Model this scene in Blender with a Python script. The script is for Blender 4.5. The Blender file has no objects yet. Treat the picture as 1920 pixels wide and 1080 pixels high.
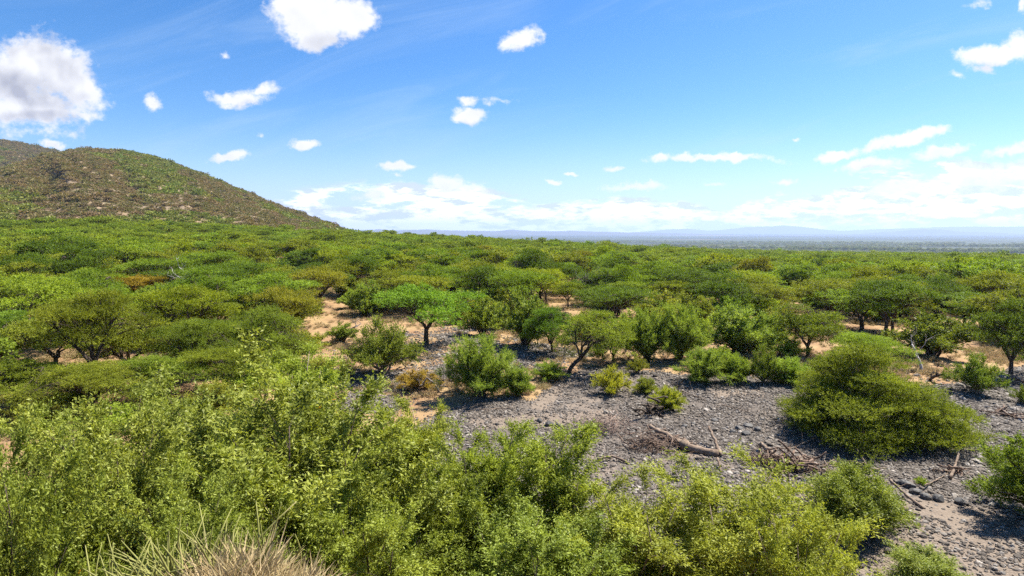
import bpy, math, random
import numpy as np
from mathutils import Vector

R = math.radians
sc = bpy.context.scene
# ---------------------------------------------------------------- camera
CAMZ = 11.0
PITCH = R(5.5)
F = 1066.7                      # focal length in pixels of a 1920 wide picture
cd = bpy.data.cameras.new('camera'); cam = bpy.data.objects.new('camera', cd)
sc.collection.objects.link(cam); sc.camera = cam
cd.sensor_width = 36; cd.lens = 20.0
cd.clip_start = 0.1; cd.clip_end = 200000
cam.location = (0, 0, CAMZ); cam.rotation_euler = (math.pi/2 - PITCH, 0, 0)

# ---------------------------------------------------------------- light and exposure
SUN_AZ, SUN_EL = R(56), R(54)   # azimuth from +Y towards +X
sd = bpy.data.lights.new('sun', 'SUN'); so = bpy.data.objects.new('sun', sd)
sc.collection.objects.link(so)
sd.energy = 5.0; sd.angle = R(0.5); sd.color = (1.0, 0.945, 0.85)
sv = Vector((math.sin(SUN_AZ)*math.cos(SUN_EL), math.cos(SUN_AZ)*math.cos(SUN_EL), math.sin(SUN_EL)))
so.rotation_euler = sv.to_track_quat('Z', 'Y').to_euler()
sc.view_settings.view_transform = 'Standard'; sc.view_settings.look = 'None'
sc.view_settings.gamma = 1; sc.view_settings.exposure = 1.5
cy = sc.cycles
cy.use_denoising = False
cy.max_bounces = 5; cy.diffuse_bounces = 3; cy.glossy_bounces = 1; cy.transmission_bounces = 3
cy.volume_bounces = 0; cy.transparent_max_bounces = 4
cy.caustics_reflective = False; cy.caustics_refractive = False
cy.sample_clamp_indirect = 4
cy.use_adaptive_sampling = True; cy.adaptive_threshold = 0.02
try: cy.volume_step_rate = 1
except Exception: pass

CP, SP = math.cos(PITCH), math.sin(PITCH)
def ray(px, py):
    a, b = (px-960)/F, (540-py)/F
    return np.array([a, CP + b*SP, -SP + b*CP])
def sky_xy(px, py):
    d = ray(px, py); return d[0]/d[1], d[2]/d[1]

# ---------------------------------------------------------------- node helpers
class NT:
    def __init__(s, tree): s.t = tree; tree.nodes.clear()
    def n(s, typ, ins=None, **kw):
        nd = s.t.nodes.new(typ)
        for k, v in kw.items(): setattr(nd, k, v)
        if ins:
            for k, v in ins.items():
                sock = nd.inputs[k]
                if isinstance(v, bpy.types.NodeSocket): s.t.links.new(v, sock)
                else: sock.default_value = v
        return nd
    def m(s, op, a, b=0.0, c=None, clamp=False):
        ins = {0: a, 1: b}
        if c is not None: ins[2] = c
        return s.n('ShaderNodeMath', ins, operation=op, use_clamp=clamp).outputs[0]
    def vm(s, op, a, b=None):
        ins = {0: a}
        if b is not None: ins[1] = b
        nd = s.n('ShaderNodeVectorMath', ins, operation=op)
        return nd.outputs['Value'] if op in ('LENGTH', 'DOT_PRODUCT') else nd.outputs[0]
    def ss(s, x, lo, hi, a=0.0, b=1.0):
        return s.n('ShaderNodeMapRange', {0: x, 1: lo, 2: hi, 3: a, 4: b}, interpolation_type='SMOOTHSTEP').outputs[0]
    def lin(s, x, lo, hi, a=0.0, b=1.0):
        return s.n('ShaderNodeMapRange', {0: x, 1: lo, 2: hi, 3: a, 4: b}).outputs[0]
    dim = '3D'
    def noise(s, vec, scale, detail=4, rough=0.55, dist=0.0, out=0):
        return s.n('ShaderNodeTexNoise', noise_dimensions=s.dim, ins={'Vector': vec, 'Scale': scale, 'Detail': detail, 'Roughness': rough, 'Distortion': dist}).outputs[out]
    def mix(s, f, a, b, mode='MIX'):
        nd = s.n('ShaderNodeMix', None, data_type='RGBA', blend_type=mode)
        for i, v in ((0, f), (6, a), (7, b)):
            if isinstance(v, bpy.types.NodeSocket): s.t.links.new(v, nd.inputs[i])
            else:
                if i > 0 and len(v) == 3: v = (*v, 1)
                nd.inputs[i].default_value = v
        return nd.outputs[2]

# ---------------------------------------------------------------- sky with clouds
world = bpy.data.worlds.new('World'); sc.world = world; world.use_nodes = True
def build_world():
    g = NT(world.node_tree); g.dim = '2D'
    world.cycles.sampling_method = 'NONE'
    skyn = g.n('ShaderNodeTexSky', None, sky_type='NISHITA', sun_disc=False, sun_elevation=SUN_EL,
               sun_rotation=SUN_AZ, altitude=900, air_density=1.0, dust_density=0.6, ozone_density=2.2)
    hs = g.n('ShaderNodeHueSaturation', {'Saturation': SKY_SAT, 'Hue': SKY_HUE, 'Value': 1.0, 'Color': skyn.outputs[0]}).outputs[0]
    base = g.mix(1.0, hs, SKY_TINT, 'MULTIPLY')
    geo = g.n('ShaderNodeTexCoord').outputs['Generated']
    sx = g.n('ShaderNodeSeparateXYZ', {0: geo})
    yy = g.m('MAXIMUM', sx.outputs[1], 0.02)
    X = g.m('DIVIDE', sx.outputs[0], yy); Y = g.m('DIVIDE', sx.outputs[2], yy)
    P = g.n('ShaderNodeCombineXYZ', {0: X, 1: Y, 2: 0.0}).outputs[0]
    # domain warp
    w1 = g.noise(P, 7.0, 3, 0.6, out=1)
    w1 = g.vm('MULTIPLY', g.vm('SUBTRACT', w1, (0.5, 0.5, 0.5)), (0.06, 0.035, 0))
    w2 = g.noise(P, 34.0, 4, 0.65, out=1)
    w2 = g.vm('MULTIPLY', g.vm('SUBTRACT', w2, (0.5, 0.5, 0.5)), (0.022, 0.016, 0))
    PW = g.vm('ADD', P, g.vm('ADD', w1, w2))
    acc = None; thick = None
    # px, py, rx, ry, angle(deg, + = rising to the right), strength
    for (px, py, rx, ry, an, st) in CLOUDS:
        cx, cyy = sky_xy(px, py)
        x1, _ = sky_xy(px+rx, py); _, y1 = sky_xy(px, py-ry)
        ax, ay = abs(x1-cx), abs(y1-cyy)
        d = g.n('ShaderNodeMapping', {'Vector': PW, 'Location': (cx, cyy, 0), 'Rotation': (0, 0, R(an)), 'Scale': (ax, ay, 1)}, vector_type='TEXTURE').outputs[0]
        v = g.m('MULTIPLY_ADD', g.vm('LENGTH', d), -st, st)
        acc = v if acc is None else (g.m('SMOOTH_MAX', acc, v, 0.12) if rx > 50 else g.m('MAXIMUM', acc, v))
    # ragged edge, billows
    big = g.noise(P, 16.0, 6, 0.6)
    sunoff = g.vm('ADD', P, (0.010, 0.014, 0.0))
    soft = g.noise(P, 11.0, 3, 0.5)
    big2 = g.noise(sunoff, 11.0, 3, 0.5)
    fine = g.noise(g.vm('MULTIPLY', P, (1.0, 1.5, 1)), 60.0, 5, 0.62)
    dens = g.m('ADD', acc, g.m('MULTIPLY', g.m('SUBTRACT', big, 0.5), 0.9))
    dens = g.m('ADD', dens, g.m('MULTIPLY', g.m('SUBTRACT', fine, 0.5), 0.55))
    a = g.ss(dens, -0.02, 0.52)
    # bank of far cumulus above the horizon: fuller the lower it is
    PS = g.vm('MULTIPLY', P, (1.0, 3.6, 1))
    bn = g.noise(g.vm('ADD', PS, (3.1, 0.4, 0)), 6.5, 8, 0.62)
    bn2 = g.noise(g.vm('ADD', PS, (3.1+0.012, 0.44, 0)), 6.5, 8, 0.62)
    top = g.n('ShaderNodeFloatCurve', {1: g.lin(X, -0.5, 1.0)})
    cm = top.mapping.curves[0]
    pts = [(-0.5, .02), (-0.40, .055), (-0.33, .068), (-0.1, .078), (0.02, .062), (0.2, .058), (0.4, .058), (0.6, .085), (0.8, .115), (1.0, .12)]
    cm.points[0].location = ((pts[0][0]+.5)/1.5, pts[0][1]*5); cm.points[1].location = (1, pts[-1][1]*5)
    for (x, y) in pts[1:-1]: cm.points.new((x+.5)/1.5, y*5)
    top.mapping.update()
    th = g.m('MULTIPLY', top.outputs[0], 0.2)
    rel = g.m('DIVIDE', Y, g.m('MAXIMUM', th, 0.01))
    bd = g.m('SUBTRACT', g.m('ADD', bn, g.lin(rel, 0.0, 1.15, 0.34, -0.05)), 0.5)
    ab = g.m('MULTIPLY', g.ss(bd, -0.02, 0.10), g.ss(rel, 1.35, 1.0))
    ab = g.m('MULTIPLY', ab, g.ss(Y, -0.004, 0.012, 0.75, 1.0))
    # thin high veils
    cv = g.noise(g.vm('MULTIPLY', g.n('ShaderNodeVectorRotate', {'Vector': P, 'Angle': R(-14)}, rotation_type='Z_AXIS').outputs[0], (0.8, 5.0, 1)), 2.4, 6, 0.6, 0.6)
    av = g.m('MULTIPLY', g.ss(cv, 0.45, 0.9), 0.32)
    front = g.m('GREATER_THAN', sx.outputs[1], 0.05)
    # colours
    shade = g.m('MULTIPLY', g.m('SUBTRACT', soft, big2), 4.0)
    core = g.ss(dens, 0.15, 0.75)
    grey = g.m('ADD', g.m('MULTIPLY', core, 0.42), g.m('MULTIPLY', shade, -1.0))
    dark = None
    for (px, py, rx, ry, an, st) in SHADES:
        cx, cyy = sky_xy(px, py); x1, _ = sky_xy(px+rx, py); _, y1 = sky_xy(px, py-ry)
        d = g.n('ShaderNodeMapping', {'Vector': PW, 'Location': (cx, cyy, 0), 'Rotation': (0, 0, R(an)), 'Scale': (abs(x1-cx), abs(y1-cyy), 1)}, vector_type='TEXTURE').outputs[0]
        v = g.m('MULTIPLY', g.ss(g.vm('LENGTH', d), 1.0, 0.2), st)
        dark = v if dark is None else g.m('MAXIMUM', dark, v)
    leftw = g.ss(X, -0.55, -0.80)
    grey = g.m('MULTIPLY', grey, g.m('ADD', 0.30, g.m('MULTIPLY', leftw, 0.7)), clamp=True)
    grey = g.m('ADD', g.m('MULTIPLY', grey, 0.6), dark, clamp=True)
    ccol = g.mix(grey, CL_LIT, CL_SHADE)
    bsh = g.m('MULTIPLY', g.m('SUBTRACT', bn, bn2), 9.0)
    bgrey = g.m('ADD', g.m('ADD', 0.12, bsh), g.m('MULTIPLY', g.ss(X, 0.5, 0.9), 0.22), clamp=True)
    bcol = g.mix(bgrey, (0.56, 0.56, 0.56), (0.27, 0.30, 0.36))
    c = g.mix(g.m('MULTIPLY', av, front), base, (0.22, 0.29, 0.37))
    lowglow = g.ss(Y, 0.26, -0.02)
    c = g.mix(g.m('MULTIPLY', g.m('POWER', lowglow, 1.7), 0.72), c, (0.245, 0.30, 0.36))
    c = g.mix(g.m('MULTIPLY', ab, front), c, bcol)
    c = g.mix(g.m('MULTIPLY', a, front), c, ccol)
    # clouds are only worked out in the part of the sky that has them
    plain = g.mix(g.ss(sx.outputs[2], 0.28, 0.0), base, (0.22, 0.28, 0.34))
    reg = g.m('MULTIPLY', g.m('LESS_THAN', g.m('ABSOLUTE', X), 1.3), g.m('MULTIPLY', g.m('LESS_THAN', Y, 0.66), front))
    reg = g.m('MULTIPLY', reg, g.m('GREATER_THAN', sx.outputs[2], -0.02))
    bg = g.n('ShaderNodeBackground', {'Color': c, 'Strength': 1.0})
    bg0 = g.n('ShaderNodeBackground', {'Color': plain, 'Strength': 1.0})
    ms = g.n('ShaderNodeMixShader', {0: reg, 1: bg0.outputs[0], 2: bg.outputs[0]})
    g.n('ShaderNodeOutputWorld', {0: ms.outputs[0]})
SKY_SAT, SKY_HUE = 1.38, 0.5
SKY_STR = 0.055
SKY_TINT = (SKY_STR*1.0, SKY_STR*1.05, SKY_STR*1.15)
CL_LIT, CL_SHADE = (0.38, 0.38, 0.385), (0.18, 0.185, 0.215)
CLOUDS = [
    (70, 120, 110, 75, 0, 1.0), (20, 150, 120, 70, 0, 1.0), (120, 150, 70, 60, -20, 1.0), (80, 200, 115, 45, 0, .9), (10, 205, 90, 40, 0, .9), (60, 212, 125, 30, 0, .9), (150, 215, 45, 14, 0, .5), (135, 165, 55, 50, -30, .9),
    (60, 250, 100, 14, 3, .3), (95, 272, 24, 10, -10, .7),
    (600, 35, 95, 58, 0, 1.1), (560, 10, 60, 45, 0, 1.0), (650, 30, 58, 42, 0, 1.0), (595, 75, 55, 30, 0, .9),
    (978, 78, 34, 26, 10, .9), (870, 217, 48, 18, 0, .95), (873, 188, 26, 10, 0, .6), (940, 190, 34, 8, 0, .32),
    (448, 184, 52, 19, 0, .85), (480, 172, 38, 12, 10, .5), (274, 195, 24, 19, -25, .75),
    (432, 293, 48, 11, 12, .75), (562, 269, 30, 11, 0, .9), (486, 258, 14, 9, 0, .45), (432, 105, 14, 9, 0, .3),
    (752, 314, 46, 10, 0, .8), (748, 329, 16, 6, 0, .4), (1035, 339, 18, 8, 0, .8), (1074, 320, 13, 5, 0, .6), (1154, 315, 22, 6, 0, .6),
    (1240, 301, 36, 11, 0, .85), (1345, 302, 140, 8, 0, .75), (1385, 299, 48, 11, 0, .9), (1190, 352, 55, 9, 0, .6),
    (1485, 261, 14, 6, 10, .45), (1465, 342, 28, 9, 0, .45), (1330, 346, 26, 4, 0, .35),
    (1865, 98, 80, 27, 6, 1.0), (1905, 85, 45, 34, 0, .9), (1845, 125, 28, 12, 0, .6), (1790, 142, 20, 8, 0, .35), (1822, 10, 22, 10, 0, .35), (1912, 10, 14, 20, 0, .6),
    (1700, 262, 92, 17, 13, 1.0), (1575, 290, 50, 12, 8, .95), (1625, 308, 66, 15, 6, .9), (1762, 284, 64, 16, 8, 1.0),
    (1890, 278, 66, 14, 10, .7), (1870, 330, 130, 40, 8, .65), (1700, 350, 130, 22, 6, .5), (840, 345, 42, 20, 0, .75), (900, 357, 40, 12, -10, .6), (700, 365, 60, 14, 0, .5),
]
SHADES = [(30, 160, 150, 45, -14, .65), (60, 222, 110, 18, 0, .5), (610, 85, 90, 26, 0, .35), (1860, 122, 70, 20, 0, .35), (1650, 318, 60, 12, 0, .4), (460, 196, 45, 12, 0, .3), (875, 230, 45, 10, 0, .3), (978, 98, 30, 12, 0, .3)]
build_world()

# ---------------------------------------------------------------- terrain height
def _hash(ix, iy, seed):
    v = np.sin(ix*127.1 + iy*311.7 + seed*74.7)*43758.5453
    return v - np.floor(v)
def vnoise(x, y, seed=0):
    ix, iy = np.floor(x), np.floor(y); fx, fy = x-ix, y-iy
    fx = fx*fx*(3-2*fx); fy = fy*fy*(3-2*fy)
    a = _hash(ix, iy, seed); b = _hash(ix+1, iy, seed); c = _hash(ix, iy+1, seed); d = _hash(ix+1, iy+1, seed)
    return (a*(1-fx)+b*fx)*(1-fy) + (c*(1-fx)+d*fx)*fy
def fbm(x, y, oct=4, seed=0):
    s = 0; a = 0.5; t = 0
    for i in range(oct):
        s = s + a*vnoise(x, y, seed+i*13.3); t += a; a *= 0.5; x = x*2.03+5.1; y = y*2.03+1.7
    return s/t
def sstep(x, a, b):
    t = np.clip((x-a)/(b-a), 0, 1); return t*t*(3-2*t)
def pxof(x, y):
    """picture column of a bearing"""
    yy = np.where(y > 1e-3, y, 1e-3)
    t = np.clip(x/yy, -3.0, 3.0)
    t = np.where(y > 0, t, np.where(x < 0, -3.0, 3.0))
    return 960 + F*t/CP
def elev(px, py):
    """tangent of the sight line's elevation"""
    a, b = (px-960)/F, (540-py)/F
    return (-SP+b*CP)/np.hypot(a, CP+b*SP)
CREST = np.array([(-2200, 400), (0, 409), (150, 407), (300, 411), (500, 422), (650, 431), (800, 437), (960, 446), (1100, 455), (1200, 461), (1350, 470), (1500, 475), (1700, 478), (1920, 482), (4200, 482)], float)
RIDGE1 = np.array([(-2200, 250), (-300, 330), (-60, 336), (0, 325), (60, 305), (110, 290), (160, 282), (245, 284), (300, 297), (350, 315), (400, 334), (440, 351), (480, 369), (520, 386), (560, 399), (600, 414), (645, 432), (700, 460), (800, 700), (4200, 900)], float)
RIDGE2 = np.array([(-2200, 200), (-300, 230), (0, 263), (40, 268), (90, 278), (125, 288), (200, 312), (300, 345), (500, 405), (640, 434), (700, 600), (4200, 900)], float)
def zat(tab, px, r):
    return CAMZ + r*elev(px, np.interp(px, tab[:, 0], tab[:, 1]))
RC = 300.0
def H(x, y, detail=True):
    x = np.asarray(x, float); y = np.asarray(y, float)
    r = np.hypot(x, y) + 1e-6; px = pxof(x, y)
    zc = zat(CREST, px, RC) - 6.0
    z = zc*np.clip((r-55)/(RC-55), 0, 1)**1.15
    z = np.where(r > RC, zc + (-52-zc)*sstep(r, RC-60, 1700), z)
    z = z + 52*sstep(r, 3500, 24000)
    def hill(tab, r0, R1, r2, p):
        Hr = zat(tab, px, R1)
        zlow = zc + (-52-zc)*sstep(R1, RC-60, 1700)
        t = np.clip((r-r0)/(R1-r0), 0, 1)
        up = 1-(1-t)**p
        dn = 1-sstep(r, R1, r2)
        return np.maximum(Hr-zlow, 0)*up*dn
    g = fbm(px/70+3, r/260, 4, 5)-0.5
    h1 = hill(RIDGE1, 335, 720+60*np.sin(px/170.0), 1500, 1.12)
    h2 = hill(RIDGE2, 780, 1500, 2600, 1.15)
    z = z + np.maximum(h1, h2)
    g2 = np.abs(fbm(px/34+r/260, r/500, 3, 55)-.5)
    z = z + np.minimum(h1, 40)*(0.25*g+0.32*(g2-.08))*(1-sstep(r, 600, 720))
    # bank the camera stands on
    bank = 9.2*(1-sstep(r, 0.5, 13.5))
    z = z + bank
    # knoll with dry grass at lower left
    kx, ky = KN
    z = z + 1.35*np.exp(-(((x-kx)/1.15)**2 + ((y-ky)/.95)**2))
    if detail:
        z = z + (fbm(x/9, y/9, 3, 2)-0.5)*0.5*sstep(r, 8, 20)*(1-sstep(r, 900, 2500)) + (fbm(x/1.7, y/1.7, 3, 9)-0.5)*0.14*sstep(r, 8, 20)*(1-sstep(r, 80, 160))
    return z
_d = ray(425, 1075); KN = (_d[0]/_d[1]*4.1, 4.1)
def at(px, py):
    d = ray(px, py); d = d/np.hypot(d[0], d[1])
    r = np.geomspace(3, 3000, 3000)
    z = CAMZ + r*d[2]; h = H(r*d[0], r*d[1])
    i = np.argmax(z < h) or -1
    return r[i]*d[0], r[i]*d[1], float(h[i])
def inpoly(px, py, poly):
    px = np.asarray(px); py = np.asarray(py); c = np.zeros(px.shape, bool); n = len(poly)
    for i in range(n):
        x1, y1 = poly[i]; x2, y2 = poly[(i+1) % n]
        if y1 == y2: continue
        m = ((y1 > py) != (y2 > py)) & (px < (x2-x1)*(py-y1)/(y2-y1)+x1); c ^= m
    return c
def proj(x, y, z):
    z = z-CAMZ; f = y*CP - z*SP; u = y*SP + z*CP
    f = np.where(f > 0.01, f, 0.01)
    return 960+F*x/f, 540-F*u/f

# ---------------------------------------------------------------- mesh helpers
def mesh_from(name, V, Fc, mats, tint=None, smooth=False, matidx=None):
    V = np.asarray(V, np.float32); Fc = np.asarray(Fc, np.int32)
    me = bpy.data.meshes.new(name); k = Fc.shape[1]
    me.vertices.add(len(V)); me.vertices.foreach_set('co', V.ravel())
    me.loops.add(Fc.size); me.loops.foreach_set('vertex_index', Fc.ravel())
    me.polygons.add(len(Fc)); me.polygons.foreach_set('loop_start', np.arange(0, Fc.size, k, dtype=np.int32))
    try: me.polygons.foreach_set('loop_total', np.full(len(Fc), k, np.int32))
    except Exception: pass
    if tint is not None:
        a = me.attributes.new('tint', 'FLOAT', 'FACE'); a.data.foreach_set('value', np.asarray(tint, np.float32))
    if smooth: me.polygons.foreach_set('use_smooth', np.ones(len(Fc), bool))
    for m in mats: me.materials.append(m)
    if matidx is not None: me.polygons.foreach_set('material_index', np.asarray(matidx, np.int32))
    me.update(calc_edges=True); me.validate(verbose=False)
    return me
def link(name, me, parent=None, **props):
    o = bpy.data.objects.new(name, me); sc.collection.objects.link(o)
    if parent is not None: o.parent = parent
    for k, v in props.items(): o[k] = v
    return o
class Tubes:
    """many tapered tubes gathered into one quad mesh"""
    def __init__(s): s.V = []; s.F = []; s.n = 0
    def add(s, P, rad, k=6, cap=True):
        P = np.asarray(P, float); m = len(P); rad = np.asarray(rad, float)
        T = np.gradient(P, axis=0); T /= np.linalg.norm(T, axis=1)[:, None]+1e-9
        ref = np.array([0, 0, 1.0]) if abs(T[0][2]) < 0.8 else np.array([1.0, 0, 0])
        A = np.cross(T, ref); A /= np.linalg.norm(A, axis=1)[:, None]+1e-9
        B = np.cross(T, A)
        an = np.arange(k)*2*np.pi/k
        ring = P[:, None, :] + rad[:, None, None]*(np.cos(an)[None, :, None]*A[:, None, :] + np.sin(an)[None, :, None]*B[:, None, :])
        s.V.append(ring.reshape(-1, 3))
        i = np.arange(m-1)[:, None]*k; j = np.arange(k)[None, :]; j2 = (j+1) % k
        q = np.stack([i+j, i+j2, i+k+j2, i+k+j], -1).reshape(-1, 4)+s.n
        s.F.append(q); s.n += m*k
        if cap:
            c = np.array([P[0]-T[0]*rad[0]*0.1, P[-1]+T[-1]*rad[-1]*0.3]); s.V.append(c)
            a, b = s.n, s.n+1; base = s.n-m*k; e = base+(m-1)*k
            jj = np.arange(0, k, 2)
            s.F.append(np.stack([np.full(len(jj), b), e+jj, e+(jj+1) % k, e+(jj+2) % k], -1))
            s.F.append(np.stack([np.full(len(jj), a), base+(jj+2) % k, base+(jj+1) % k, base+jj], -1))
            s.n += 2
    def mesh(s, name, mat):
        return mesh_from(name, np.concatenate(s.V), np.concatenate(s.F), [mat], smooth=True)
def norm(v): return v/(np.linalg.norm(v, axis=-1, keepdims=True)+1e-9)
def bez(p0, d0, p1, n=6, sag=0.0):
    """curve leaving p0 along d0 and ending at p1"""
    p0 = np.asarray(p0, float); p1 = np.asarray(p1, float); L = np.linalg.norm(p1-p0)
    c = p0 + np.asarray(d0)*L*0.45
    t = np.linspace(0, 1, n)[:, None]
    return (1-t)**2*p0 + 2*t*(1-t)*c + t*t*p1
def leaves(rng, B, D, L, W, up, tint, jitter=0.3):
    """diamond leaves: base B, direction D, length L, width W"""
    M = len(B); N = norm(rng.normal(size=(M, 3))*(1-up) + np.array([0, 0, 1.0])*up)
    S = norm(np.cross(D, N)); L = L[:, None]; W = W[:, None]
    N2 = np.cross(S, D)
    v = np.stack([B, B+D*L*0.5+S*W*0.5+N2*W*0.12, B+D*L-N2*L*0.08, B+D*L*0.5-S*W*0.5+N2*W*0.12], 1).reshape(-1, 3)
    f = np.arange(M*4).reshape(M, 4)
    return v, f
def foliage_from_twigs(rng, TP, TD, TL, k, leafL, leafW, up, spread, droop=0.0, clump=None):
    n = len(TP); t = (np.arange(k)+0.5)/k
    t = np.clip(t[None, :] + rng.uniform(-.5/k, .5/k, (n, k)), 0, 1)
    B = TP[:, None, :] + TD[:, None, :]*(TL[:, None]*t)[..., None]
    B[..., 2] -= droop*(TL[:, None]*t)**2
    D = norm(TD[:, None, :] + rng.normal(size=(n, k, 3))*spread + np.array([0, 0, -droop*0.6]))
    B = B.reshape(-1, 3) + rng.normal(size=(n*k, 3))*leafL*0.25; D = D.reshape(-1, 3)
    M = n*k
    L = leafL*rng.uniform(.65, 1.35, M); W = leafW*rng.uniform(.7, 1.3, M)
    v, f = leaves(rng, B, D, L, W, up, None)
    tw = np.repeat(clump if clump is not None else rng.uniform(0, 1, n), k)
    tint = np.clip(0.68*tw + 0.32*rng.uniform(0, 1, M), 0, 1)
    return v, f, tint

# ---------------------------------------------------------------- materials
def new_mat(name):
    m = bpy.data.materials.new(name); m.use_nodes = True; return m, NT(m.node_tree)
def mat_leaf(name, dark, light, accent=None, accent_t=0.97, vary=0.0, rnd=None, trans=0.35, gloss=0.35):
    """leaf surface; 'tint' varies leaf to leaf, object colour tints each plant; rnd=(c1,c2) varies copies in a mass"""
    m, g = new_mat(name)
    at_ = g.n('ShaderNodeAttribute', None, attribute_name='tint').outputs['Fac']
    c = g.mix(at_, dark, light)
    if accent is not None:
        c = g.mix(g.m('GREATER_THAN', at_, accent_t), c, accent)
    oi = g.n('ShaderNodeObjectInfo')
    if rnd:
        r = g.n('ShaderNodeValToRGB', {0: oi.outputs['Random']}); cr = r.color_ramp
        cr.interpolation = 'LINEAR'
        while len(cr.elements) < len(rnd): cr.elements.new(0.5)
        for i, q in enumerate(rnd): cr.elements[i].position = i/(len(rnd)-1); cr.elements[i].color = (*q, 1)
        c = g.mix(1.0, c, r.outputs[0], 'MULTIPLY')
    else:
        c = g.mix(1.0, c, oi.outputs['Color'], 'MULTIPLY')
    b = g.n('ShaderNodeBsdfPrincipled', {'Base Color': c, 'Roughness': 0.5, 'Specular IOR Level': gloss})
    ct = g.mix(1.0, c, (1.25, 1.25, 0.55, 1), 'MULTIPLY')
    tr = g.n('ShaderNodeBsdfTranslucent', {'Color': ct})
    mx = g.n('ShaderNodeMixShader', {0: trans, 1: b.outputs[0], 2: tr.outputs[0]})
    g.n('ShaderNodeOutputMaterial', {0: mx.outputs[0]})
    return m
def mat_bark(name, c1, c2, scale=6.0, rough=0.9):
    m, g = new_mat(name)
    p = g.n('ShaderNodeTexCoord').outputs['Object']
    n = g.noise(g.vm('MULTIPLY', p, (1, 1, 0.35)), scale, 5, 0.65)
    n2 = g.noise(p, scale*6, 3, 0.6)
    c = g.mix(g.ss(n, 0.35, 0.65), c1, c2)
    c = g.mix(g.m('MULTIPLY', n2, 0.5), c, tuple(x*0.5 for x in c1))
    bp = g.n('ShaderNodeBump', {'Strength': 0.5, 'Distance': 0.03, 'Height': g.m('ADD', n, n2)})
    b = g.n('ShaderNodeBsdfPrincipled', {'Base Color': c, 'Roughness': rough, 'Specular IOR Level': 0.15, 'Normal': bp.outputs[0]})
    g.n('ShaderNodeOutputMaterial', {0: b.outputs[0]})
    return m
M = {}
M['acacia'] = mat_leaf('acacia_leaf', (0.115, 0.145, 0.019), (0.275, 0.318, 0.044), trans=0.37, gloss=.06)
M['feather'] = mat_leaf('feathery_leaf', (0.15, 0.20, 0.035), (0.28, 0.32, 0.065), trans=0.42, gloss=.06)
M['leafy'] = mat_leaf('broad_leaf', (0.165, 0.19, 0.03), (0.34, 0.37, 0.06), accent=(0.42, 0.20, 0.03), accent_t=0.985, trans=0.33, gloss=0.08)
M['mass'] = mat_leaf('woodland_leaf', (0.115, 0.145, 0.019), (0.275, 0.318, 0.044), rnd=[(.5, .62, .6), (1.0, 1.0, .8), (.6, .72, .7), (1.15, 1.15, .9), (.7, .82, .8), (.95, 1.02, .8), (.9, 1.15, .9)], trans=0.35, gloss=.06)
M['scrub'] = mat_leaf('scrub_leaf', (0.15, 0.128, 0.072), (0.28, 0.228, 0.14), rnd=[(.8, .75, .75), (1.05, .9, .85), (.75, .9, .5), (1.15, 1.0, .9), (.65, .8, .5), (1.0, 1.0, .8)], trans=0.25, gloss=.1)
M['hillgreen'] = mat_leaf('green_scrub_leaf', (0.14, 0.165, 0.035), (0.25, 0.27, 0.065), rnd=[(.75, .8, .8), (1.1, 1.0, .9), (.8, 1., .8)], trans=0.2, gloss=.1)
M['bark'] = mat_bark('dark_bark', (0.05, 0.037, 0.027), (0.13, 0.10, 0.075))
M['palebark'] = mat_bark('pale_bark', (0.16, 0.12, 0.09), (0.34, 0.27, 0.21))
M['drift'] = mat_bark('weathered_wood', (0.15, 0.105, 0.075), (0.32, 0.245, 0.18), 4)
M['greywood'] = mat_bark('grey_deadwood', (0.13, 0.11, 0.10), (0.33, 0.29, 0.26), 5)
M['white'] = mat_bark('bleached_wood', (0.40, 0.36, 0.34), (0.62, 0.58, 0.55), 5)

# ---------------------------------------------------------------- ground
GRAVEL = [[(850, 770), (900, 745), (1000, 750), (1060, 700), (1130, 690), (1300, 705), (1480, 715), (1640, 735), (1760, 720), (1925, 690), (2400, 700), (2600, 1300), (1900, 1500), (1200, 1400), (700, 1200), (640, 900), (760, 800)],
          [(745, 625), (870, 615), (1000, 640), (1130, 655), (1060, 690), (960, 700), (850, 712), (800, 735), (740, 770), (650, 745), (640, 700), (700, 690), (760, 690)],
          [(640, 690), (700, 700), (760, 760), (700, 800), (600, 800)]]
SAND = [[(985, 765), (1030, 725), (1075, 700), (1130, 700), (1060, 735), (1010, 770)],
        [(1600, 960), (1720, 930), (1800, 945), (2100, 1000), (2500, 1250), (1900, 1400), (1650, 1090)],
        [(1255, 818), (1290, 826), (1340, 845), (1330, 862), (1270, 850)], [(1490, 850), (1540, 850), (1560, 875), (1500, 880)],
        [(880, 790), (990, 775), (1130, 770), (1200, 790), (1080, 800), (900, 810)], [(1330, 735), (1420, 725), (1440, 745), (1340, 750)],
        [(1500, 905), (1560, 900), (1570, 930), (1500, 930)]]
def blurpoly(px, py, polys, s=8):
    m = np.zeros(np.shape(px)); k = 0
    for dx, dy in ((0, 0), (s, 0), (-s, 0), (0, s*.6), (0, -s*.6), (s*.7, s*.4), (-s*.7, s*.4), (s*.7, -s*.4), (-s*.7, -s*.4)):
        q = np.zeros(np.shape(px), bool)
        for p in polys: q |= inpoly(px+dx, py+dy, p)
        m += q; k += 1
    return m/k
def masks(x, y, z):
    px, py = proj(x, y, z)
    w = (fbm(x/2.2, y/2.2, 3, 31)-0.5)*26; w2 = (fbm(x/2.2, y/2.2, 3, 47)-0.5)*16
    gr = np.maximum(blurpoly(px+w, py+w2, GRAVEL[:1]), blurpoly(px+w, py+w2, GRAVEL[1:])*(.12+.6*sstep(fbm(x/3, y/3, 3, 77), .42, .6))); sa = blurpoly(px+w, py+w2, SAND)
    ok = (y > 3) & (np.hypot(x, y) < 110)
    near = sstep(np.hypot(x, y), 11, 14)
    return gr*ok*near, sa*ok
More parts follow.
